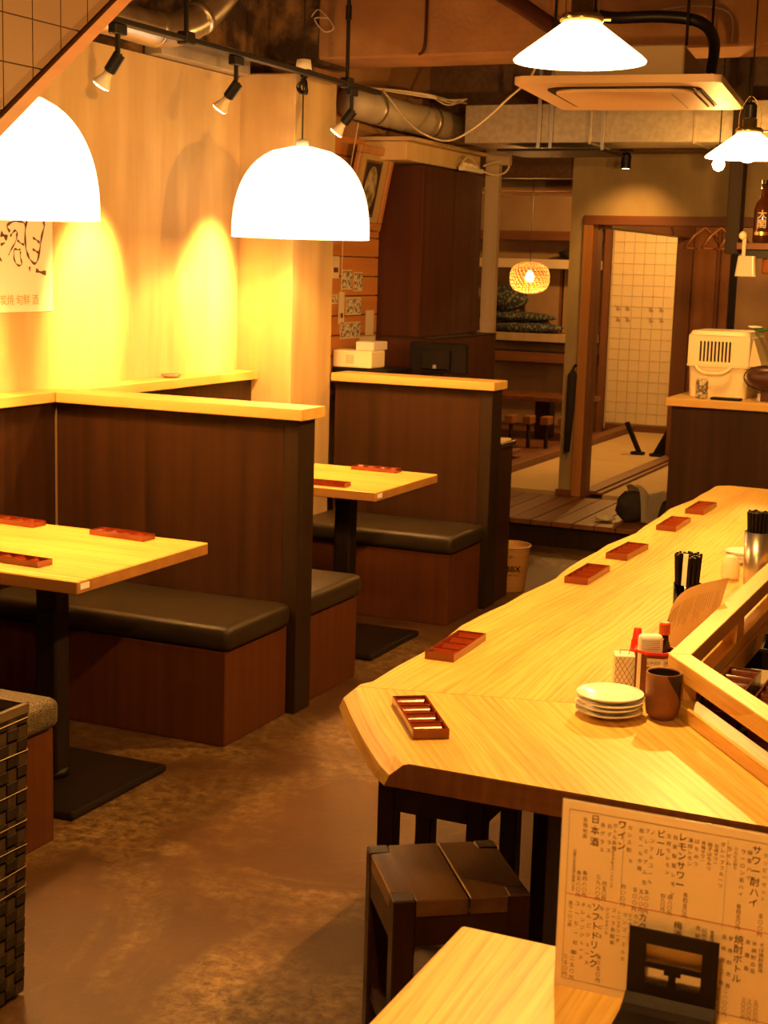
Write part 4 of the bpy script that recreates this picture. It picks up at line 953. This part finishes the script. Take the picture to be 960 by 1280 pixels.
# pinned papers on the planks
NT=[('sheet of small photographs in the upper row of the plank wall',7.042,7.166,1.518,1.62,'photos'),('second sheet of photographs, right of the upper one on the planks',7.186,7.295,1.509,1.609,'photos'),('photograph sheet in the middle of the plank wall',7.10,7.283,1.386,1.477,'photos'),('wide photograph sheet lowest on the plank wall',7.04,7.281,1.264,1.35,'photos'),
 ('cream notice beside the pillar edge on the planks',6.93,7.011,1.575,1.687,'notice'),('narrow cream paper strip hanging between the photograph sheets',7.012,7.08,1.343,1.506,'notice'),('tall blank cream paper beside the locker',7.347,7.45,1.275,1.407,'notice'),('short cream card above the printer',7.275,7.469,1.222,1.269,'notice'),('small dark card beside the pillar edge on the planks',6.93,7.0,1.446,1.494,'photos')]
for lab,ya,yb,za,zb,m_ in NT:
    o=thing('pinned_sheet',lab,'paper',(-3.428,(ya+yb)/2,(za+zb)/2)); link('sheet', B(-3.4295,-3.4275,ya,yb,za,zb), 'notice', o)
    if m_=='photos':
        n=4; 
        for i in range(n):
            w4=(yb-ya)/n; link('photo', B(-3.4274,-3.4262,ya+i*w4+.003,ya+(i+1)*w4-.003,za+.008,zb-.006), 'photos', o)
    elif 'notice' in lab or 'strip' in lab:
        link('dark_mark', B(-3.4274,-3.4268,ya+.015,yb-.015,za+.03,za+.055), 'ink', o)
pf = thing('framed_picture','gilt framed oval picture leaning out above the plank wall','picture',(-3.38,7.28,2.04))
def tilt(bm): return xf(bm, Matrix.Translation((-3.425,7.23,1.83))@Matrix.Rotation(math.radians(11),4,'Y'))
for n_,a in (('frame_rail',(0,.025,-.215,.215,0,.04)),('frame_rail',(0,.025,-.215,.215,.39,.43)),('frame_stile',(0,.025,-.215,-.175,.041,.389)),('frame_stile',(0,.025,.175,.215,.041,.389))): link(n_, tilt(B(*a,.004)), 'frame', pf)
link('mount', tilt(B(0.002,.010,-.174,.174,.041,.389)), 'mount', pf)
link('inner_frame', tilt(B(.0102,.015,-.10,.10,.07,.36)), 'gold', pf); link('print', tilt(B(.0152,.0158,-.088,.088,.082,.348)), 'inkblack', pf)
bm=bmesh.new(); vs=[bm.verts.new((.0162,.07*math.cos(2*PI*i/32),.215+.115*math.sin(2*PI*i/32))) for i in range(32)]; bm.faces.new(vs); link('oval_print', tilt(bm), 'photo', pf)
tag(link('hanging_string', tube([(-3.31,6.95,2.35),(-3.40,6.99,1.95),(-3.41,7.0,1.35)],.002,5),'whitewire'),'thin pale string hanging beside the pillar over the planks','string')
sd = thing('side_cabinet','small dark cabinet behind the end of the farthest partition','cabinet',(-2.7,7.02,0))
link('body', B(-2.76,-2.49,6.925,7.125,0,.775), 'dark_z', sd); link('top', B(-2.77,-2.475,6.92,7.135,.776,.80,.002), 'dark_x', sd)
tag(link('paper_pile', prism([(-2.62,6.94),(-2.485,6.95),(-2.49,7.10),(-2.60,7.09)],.801,.812), 'paper'),'small white paper pile on the side cabinet','paper')
bu = thing('paper_bucket','kraft coloured round bucket on the floor beside the farthest partition','bucket',(-2.52,7.27,0))
link('bucket_body', lathe([(0,0),(.072,0),(.075,.004),(.094,.235),(.098,.243),(.094,.245),(.089,.236),(.070,.01),(0,.01)],32), 'bucket', bu, world=False, smooth=True)
link('rim', tube([(.0975*math.cos(2*PI*i/32),.0975*math.sin(2*PI*i/32),.236) for i in range(33)],.003,5,caps=False), 'whitewire', bu, world=False, smooth=True)
text('bucket_text','BBX',.042,(-2.52+.038,7.27-.0795,.125),(PI/2,0,math.radians(25)),'inkblack',bu,bold=.001)
text('bucket_text','coffee house',.012,(-2.52+.038,7.27-.079,.094),(PI/2,0,math.radians(25)),'inkblack',bu)
text('bucket_text','W.',.022,(-2.52+.03,7.27-.090,.19),(PI/2,0,math.radians(25)),'inkblack',bu)
# wall poster with brush writing
po = thing('calligraphy_poster','cream paper poster with brown brush writing on the left wall','poster',(-3.615,4.5,1.7))
link('sheet', B(-3.6195,-3.6175,4.10,4.862,1.435,1.96), 'poster', po)
STROKES=[([(4.602, 1.732), (4.586, 1.751), (4.603, 1.764), (4.646, 1.774), (4.684, 1.768), (4.698, 1.755)], 0.0046), ([(4.703, 1.776), (4.693, 1.735), (4.694, 1.687), (4.704, 1.656), (4.72, 1.633), (4.748, 1.617), (4.768, 1.633), (4.783, 1.679), (4.795, 1.724), (4.81, 1.759), (4.804, 1.778)], 0.0046), ([(4.739, 1.714), (4.761, 1.706), (4.78, 1.696)], 0.0043), ([(4.738, 1.671), (4.757, 1.664), (4.774, 1.658)], 0.0043), ([(4.604, 1.715), (4.618, 1.729), (4.634, 1.738), (4.645, 1.728), (4.637, 1.719)], 0.0037), ([(4.645, 1.723), (4.634, 1.696), (4.609, 1.668), (4.592, 1.646)], 0.003), ([(4.645, 1.703), (4.666, 1.691), (4.685, 1.687)], 0.0037), ([(4.663, 1.669), (4.647, 1.667), (4.628, 1.668), (4.624, 1.638), (4.635, 1.618), (4.654, 1.608), (4.67, 1.616), (4.663, 1.639), (4.663, 1.662)], 0.0033), ([(4.549, 1.723), (4.567, 1.717), (4.586, 1.708)], 0.0093), ([(4.548, 1.683), (4.572, 1.691)], 0.0046), ([(4.717, 1.605), (4.719, 1.588)], 0.0043), ([(4.756, 1.593), (4.782, 1.585), (4.819, 1.582)], 0.0073), ([(4.516, 1.676), (4.537, 1.643), (4.551, 1.623)], 0.0033)]
for pts,w4 in STROKES:
    P=spline([(-3.6165,y,z) for y,z in pts],5); bm=bmesh.new(); n=len(P); A=[];Bq=[]
    for i,p in enumerate(P):
        t=(P[min(i+1,n-1)]-P[max(i-1,0)]); t=Vector((0,t.y,t.z)).normalized(); nn=Vector((0,-t.z,t.y)); ww=w4*1.15*(.75+.35*math.sin(i*.8+1))
        A.append(bm.verts.new(p+nn*ww)); Bq.append(bm.verts.new(p-nn*ww))
    for i in range(n-1): bm.faces.new((A[i],A[i+1],Bq[i+1],Bq[i]))
    link('brush_stroke', bm, 'ink', po)
text('seal_text','炭焼 旬鮮 酒',.042,(-3.6166,4.655,1.478),(PI/2,0,PI/2),'inkorange',po)
tag(link('ashtray', lathe([(0,0),(.032,0),(.046,.014),(.043,.016),(.030,.005),(0,.005)],28), 'steel', smooth=True),'small round metal dish on the pale wall ledge','dish').location=(-3.560,5.63,1.1365)

# ================================================================ RIGHT REAR COUNTER
rc_ = thing('rear_counter','dark rear counter with pale timber top holding the cream carrier','counter',(-.8,7.8,0))
link('body', B(-1.79,1.1,7.53,8.10,0,.989), 'dark_z', rc_); link('top', B(-1.816,1.15,7.49,8.13,.99,1.03,.003), 'pine_x', rc_)
cr = thing('pet_carrier','cream plastic pet carrier with slotted upper side on the rear counter','carrier',(-1.60,7.85,1.031))
def rbox(x0,x1,y0,y1,z0,z1,k,r=.03):
    bm=bmesh.new(); bt=rrect(x0,x1,y0,y1,r,4); cx_,cy_=(x0+x1)/2,(y0+y1)/2
    tp=[(cx_+(x-cx_)*k,cy_+(y-cy_)*k) for x,y in bt]
    a=[bm.verts.new((*p,z0)) for p in bt]; b=[bm.verts.new((*p,z1)) for p in tp]; n=len(a)
    bm.faces.new(a[::-1]); bm.faces.new(b); [bm.faces.new((a[i],a[(i+1)%n],b[(i+1)%n],b[i])) for i in range(n)]; return bm
link('lower_shell', rbox(-1.745,-1.455,7.68,8.05,1.031,1.185,1.05), 'cream', cr)
link('rim', rbox(-1.765,-1.435,7.66,8.07,1.186,1.196,1.0), 'cream', cr)
link('upper_core', B(-1.73,-1.475,7.72,8.03,1.197,1.330,.01), 'inkblack', cr)
link('upper_front', B(-1.755,-1.705,7.665,7.68,1.197,1.345), 'cream', cr); link('upper_front', B(-1.53,-1.445,7.665,7.68,1.197,1.345), 'cream', cr)
link('upper_front', B(-1.705,-1.53,7.665,7.68,1.315,1.345), 'cream', cr); link('upper_front', B(-1.705,-1.53,7.665,7.68,1.197,1.212), 'cream', cr)
for k in range(10): link('slat', B(-1.705+k*.0185,-1.697+k*.0185,7.665,7.679,1.212,1.315), 'cream', cr)
link('roof', rbox(-1.758,-1.447,7.662,8.06,1.331+.015,1.366,.93,.04), 'cream', cr)
bm=bmesh.new(); v=[bm.verts.new(p) for p in ((-1.444,7.665,1.197),(-1.385,7.70,1.197),(-1.385,8.02,1.197),(-1.444,8.05,1.197),(-1.446,7.665,1.345),(-1.435,7.70,1.335),(-1.435,8.02,1.335),(-1.446,8.05,1.345))]
for f in ((0,1,5,4),(1,2,6,5),(2,3,7,6),(4,5,6,7),(0,3,2,1),(0,4,7,3)): bm.faces.new([v[i] for i in f])
link('sloping_end', bm, 'cream', cr)
link('handle', tube(spline([(-1.71,7.652,1.19),(-1.695,7.645,1.172),(-1.66,7.642,1.155),(-1.58,7.642,1.155),(-1.545,7.645,1.172),(-1.53,7.652,1.19)],4),.008,8), 'cream', cr, smooth=True)
tag(link('drink_can', lathe([(0,0),(.026,0),(.030,.006),(.030,.092),(.026,.098),(.022,.096),(0,.096)],24), 'photos', smooth=True),'small dark patterned can in front of the cream carrier','can').location=(-1.655,7.585,1.0305)
tag(link('remote_tray', B(-.075,.075,-.03,.03,0,.012,.003), 'blackplastic'),'flat black tray lying in front of the cream carrier','tray').location=(-1.525,7.565,1.0305)
lb = thing('leather_bag','rounded dark brown leather bag beside the cream carrier','bag',(-1.33,7.64,1.031))
link('bag_body', xf(blob((0,0,0),(.11,.055,.06),3,.06,2,4),Matrix.Translation((-1.335,7.625,1.150))), 'leather', lb, smooth=True)
link('bag_foot', B(-1.365,-1.30,7.60,7.65,1.031,1.10,.004), 'leather', lb); link('bag_seam', tube([(-1.335+.111*math.cos(a*PI/12),7.568,1.15+.061*math.sin(a*PI/12)) for a in range(4,21)],.003,5), 'blackplastic', lb)
tag(link('white_bundle', blob((-1.30,7.86,1.135),(.075,.09,.105),3,.15,2.5,9,-.98), 'cloth', smooth=True),'pale cloth bundle at the right edge behind the brown bag','cloth')
tag(link('leafy_sprig', blob((-1.43,7.86,1.375),(.035,.03,.012),2,.5,4,2), 'green', smooth=True),'green leaf decoration on the corner of the cream carrier','plant')
tag(link('napkin', blob((-1.452,7.82,1.392),(.04,.03,.006),2,.3,3,5), 'poster', smooth=True),'crumpled pale napkin on top of the cream carrier','napkin')
# hanging bottle shelf
hs = thing('hanging_shelf','short timber shelf hung from a dark post over the rear counter','shelf',(-1.1,7.0,1.76))
link('shelf_board', B(-1.395,-.5,6.92,7.12,1.765,1.795,.002), 'doorframe_x', hs); link('under_bar', B(-1.365,-.5,6.95,7.09,1.728,1.764), 'black', hs)
link('post', B(-1.46,-1.396,6.98,7.06,1.745,2.949,.003), 'darkpost', hs); link('post', B(-.56,-.5,7.0,7.06,1.796,2.949,.003), 'darkpost', hs)
for bx_,lab in ((-1.30,'brown glass sake bottle with white brush lettering on the hanging shelf'),(-1.17,'brown glass bottle at the right frame edge on the hanging shelf')):
    b_ = thing('sake_bottle',lab,'bottle',(bx_,7.0,1.7955),0,'bottles on the hanging shelf')
    link('bottle_glass', lathe([(0,0),(.038,0),(.041,.004),(.041,.145),(.034,.175),(.018,.205),(.0135,.235),(.0145,.262),(0,.262)],28), 'brownglass', b_, world=False, smooth=True)
    link('bottle_cap', lathe([(0,.262),(.0155,.262),(.0155,.28),(0,.282)],16), 'black', b_, world=False)
    if bx_<-1.25:
        text('bottle_text','大閣',.042,(bx_+.004,6.9585,1.7955+.145),(PI/2,0,math.radians(12)),'notice',b_,True,1.0,bold=.0006)
        link('neck_band', lathe([(.0415,.035),(.0418,.05)],28), 'gold', b_, world=False)
jg = thing('plastic_jug','translucent cream plastic jug hanging under the bottle shelf','jug',(-1.33,6.89,1.70))
link('jug_body', rbox(-1.385,-1.29,6.86,6.915,1.645,1.735,.8,.015), 'frostpl', jg, smooth=False)
link('jug_strap', B(-1.362,-1.346,6.885,6.893,1.735,1.815), 'frostpl', jg); link('jug_knob', blob((-1.362,6.885,1.825),(.018,.014,.02),2,.1), 'cream', jg, smooth=True)
tag(link('amber_jar', lathe([(0,0),(.03,0),(.036,.01),(.036,.06),(.03,.07),(0,.07)],20), 'amberpl', smooth=True),'amber jar fixed under the hanging bottle shelf','jar').location=(-1.255,7.0,1.6575)

# ================================================================ BACK ROOM
al = thing('alcove_shelving','built-in shelving with cream shelves along the far back wall','shelving',(-4.8,13.8,.16))
link('back_panel', B(-5.55,-4.05,13.97,13.995,.16,2.41), 'backwall', al)
for z_,h_,m_ in ((.78,.09,'backbrown_x'),(.975,.075,'jamb'),(1.66,.085,'notice'),(1.92,.085,'backbrown_x')): link('shelf', B(-5.55,-4.05,13.62,13.965,z_,z_+h_,.002), m_, al)
for x_ in (-4.44,): link('divider', B(x_-.012,x_+.012,13.90,13.965,1.051,1.659), 'backbrown', al)
for i,x_ in enumerate((-4.85,-4.43)): link('sliding_panel', B(x_+.42-.36 if i==0 else x_+.02,x_+.40 if i==0 else x_+.345,13.90,13.93,1.055,1.655), 'backwall', al)
for k,(x_,y_,z_,w4,h4,lab) in enumerate(((-4.78,13.78,1.10,.42,.055,'indigo patterned cushion at the bottom of the alcove pile'),(-4.82,13.78,1.20,.38,.05,'indigo patterned cushion in the middle of the alcove pile'),(-4.95,13.78,1.37,.22,.13,'indigo patterned bedding roll on top of the alcove cushions'))):
    tag(link('floor_cushion', blob((x_,y_,z_),(w4,.15,h4),3,.12,2,k*3), 'bedding', smooth=True),lab,'cushion','indigo cushions in the alcove')
tag(link('wrapped_bundle', blob((-4.30,13.78,1.795),(.13,.12,.045),3,.3,3,7), 'darkcloth', smooth=True),'dark crumpled bundle on the upper alcove shelf','bundle')
tag(link('white_pouch', prism([(-4.02,13.68),(-3.99,13.68)],1.06,1.07) if 0 else xf(B(-.055,.055,-.02,.02,0,.20,.01),Matrix.Translation((-4.12,13.69,1.058))@Matrix.Rotation(.12,4,'Y')), 'notice'),'cream pouch standing on the alcove shelf near the tiles','pouch')
bk2 = thing('low_table','long low brown table over the sunken pit in the back room','table',(-4.4,13.1,.16))
link('table_top', B(-5.3,-3.84,12.85,13.38,.48,.52,.003), 'deck', bk2)
for x_ in (-5.0,-4.28): link('pedestal', B(x_-.07,x_+.07,13.02,13.18,.14,.479,.004), 'darkpost', bk2)
tb2 = thing('low_table','lower brown table slab nearer in the back room','table',(-4.4,11.0,.16))
link('table_top', B(-5.2,-3.78,10.6,11.0,.245,.275,.003), 'backbrown_x', tb2); link('plinth', B(-5.0,-3.9,10.66,10.94,.131,.2445), 'darkpost', tb2)
for k in range(5):
    t = thing('slatted_floor_seat',['leftmost','second from left','middle','second from right','rightmost'][k]+' small pale wooden block seat by the low table','seat',(-4.45+k*.15,12.2,.13),0,'small block seats in the back room')
    link('seat_block', B(-4.49+k*.15,-4.42+k*.15,12.15+k*.03,12.30+k*.03,.336,.405,.004), 'panelwood', t); link('foot', B(-4.465+k*.15,-4.445+k*.15,12.2+k*.03,12.25+k*.03,.131,.335), 'darkpost', t)
cas = thing('back_air_conditioner','slim cream ceiling air conditioner in the back room','air conditioner',(-3.75,11.45,2.25))
link('panel', B(-4.35,-3.30,11.04,11.86,2.235,2.262,.005), 'acwhite', cas); link('grille', B(-4.1,-3.5,11.2,11.6,2.226,2.2345), 'acgrey', cas); link('casing', B(-4.2,-3.42,11.15,11.75,2.263,2.419), 'acgrey', cas)
um = thing('black_umbrella','closed black umbrella hanging on the doorway post','umbrella',(-2.95,9.55,.45))
link('canopy', tube([(-2.938,9.545,1.00),(-2.94,9.542,.97),(-2.945,9.542,.75),(-2.955,9.542,.46)],[.014,.030,.028,.020],10), 'darkcloth', um, smooth=True)
link('handle', tube(spline([(-2.938,9.545,1.0),(-2.936,9.548,1.02),(-2.93,9.560,1.035),(-2.925,9.572,1.03)],4),.008,8), 'blackplastic', um, smooth=True); link('tip', tube([(-2.945,9.542,.47),(-2.947,9.542,.42)],.004,6), 'steel', um)
for k,(x_,y_,lab) in enumerate(((-3.13,12.15,'black folding tablet stand at left on the tatami'),(-2.965,12.12,'black folding tablet stand at right on the tatami'))):
    t = thing('folding_stand',lab,'stand',(x_,y_,.161))
    a=-.45 if k==0 else .45
    link('back_board', xf(B(-.055,.055,-.008,.008,0,.29,.003),Matrix.Rotation(a,4,'Y')@Matrix.Rotation(-.12,4,'X')) if k else xf(B(-.018,.018,-.02,.02,0,.29,.003),Matrix.Rotation(a,4,'Y')), 'blackplastic', t, world=False)
    link('foot_ring', tube([(.052*math.cos(2*PI*i/20)-.02,.05*math.sin(2*PI*i/20),.012) for i in range(21)],.011,6,caps=False), 'blackplastic', t, world=False)
hb = thing('black_bag','black cloth bag slumped on the deck under a pale towel','bag',(-2.27,8.86,.161))
link('bag_body', blob((-2.30,8.80,.25),(.095,.10,.10),3,.22,2,1,-.088), 'darkcloth', hb, smooth=True)
link('bag_side', blob((-2.13,8.86,.235),(.11,.09,.085),3,.22,2,8,-.073), 'darkcloth', hb, smooth=True)
def drape():
    from mathutils import noise
    bm=bmesh.new(); n=26; g=[]
    def top(x,y):
        h=.168
        for cx,cy,cz,rx,ry,rz in ((-2.30,8.80,.25,.115,.12,.125),(-2.13,8.86,.235,.125,.105,.10)):
            q=1-((x-cx)/rx)**2-((y-cy)/ry)**2
            if q>0: h=max(h,cz+rz*math.sqrt(q))
        return h
    for i in range(n+1):
        row=[]
        for j in range(n+1):
            u,v=i/n,j/n; y0=8.80-.12*math.exp(-((u-.55)/.22)**2); x=-2.35+.30*u; y=y0+.24*v
            row.append(bm.verts.new((x,y,top(x,y)+.012+.012*noise.noise(Vector((x*26,y*26,1))))))
        g.append(row)
    for i in range(n):
        for j in range(n): bm.faces.new((g[i][j],g[i+1][j],g[i+1][j+1],g[i][j+1]))
    bmesh.ops.solidify(bm, geom=bm.faces[:], thickness=.005); return bm
tag(link('pale_towel', drape(), 'cloth', smooth=True),'pale crumpled towel draped over the black bag on the deck','towel')
tag(link('white_cloth', blob((-2.44,8.72,.18),(.06,.045,.02),3,.3,3,6,-.018), 'cloth', smooth=True),'small crumpled white cloth on the deck left of the black bag','cloth')
# wooden hangers on a rail
hr = thing('hanger_rail','dark rail carrying coat hangers in the back room','rail',(-2.35,11.3,2.0)); link('bar', tube([(-2.75,11.3,2.02),(-1.6,11.3,2.02)],.010,8), 'darkpost', hr)
for x_ in (-2.7,-1.65): link('bracket', tube([(x_,11.3,2.03),(x_,11.3,2.419)],.006,6), 'darkpost', hr)
for k,x_ in enumerate((-2.52,-2.40,-2.28)):
    t = thing('coat_hanger',['leftmost','middle','rightmost'][k]+' wooden coat hanger on the back room rail','hanger',(x_,11.3,2.0),math.radians((57,60,63)[k]),'wooden coat hangers')
    link('hook', tube([(0,0,.03),(.012,0,.045),(.0,0,.06),(-.012,0,.048)],.003,5), 'steel', t, world=False)
    link('shoulder', tube([(-.19,0,-.16),(-.1,0,-.07),(0,0,-.01),(.1,0,-.07),(.19,0,-.16)],.010,6), 'backbrown', t, world=False, smooth=True); link('stem', tube([(0,0,-.01),(0,0,.03)],.003,5),'steel',t,world=False)
    link('trouser_bar', tube([(-.18,0,-.165),(.18,0,-.165)],.006,6), 'backbrown', t, world=False)
# ================================================================ lettering to meshes
bpy.context.view_layer.update(); dg = bpy.context.evaluated_depsgraph_get()
for o in list(_dep):
    me = bpy.data.meshes.new_from_object(o.evaluated_get(dg)); n = bpy.data.objects.new(o.name, me); nm=o.name
    n.parent=o.parent; n.location=o.location; n.rotation_euler=o.rotation_euler; COL.objects.link(n); bpy.data.objects.remove(o); n.name=nm
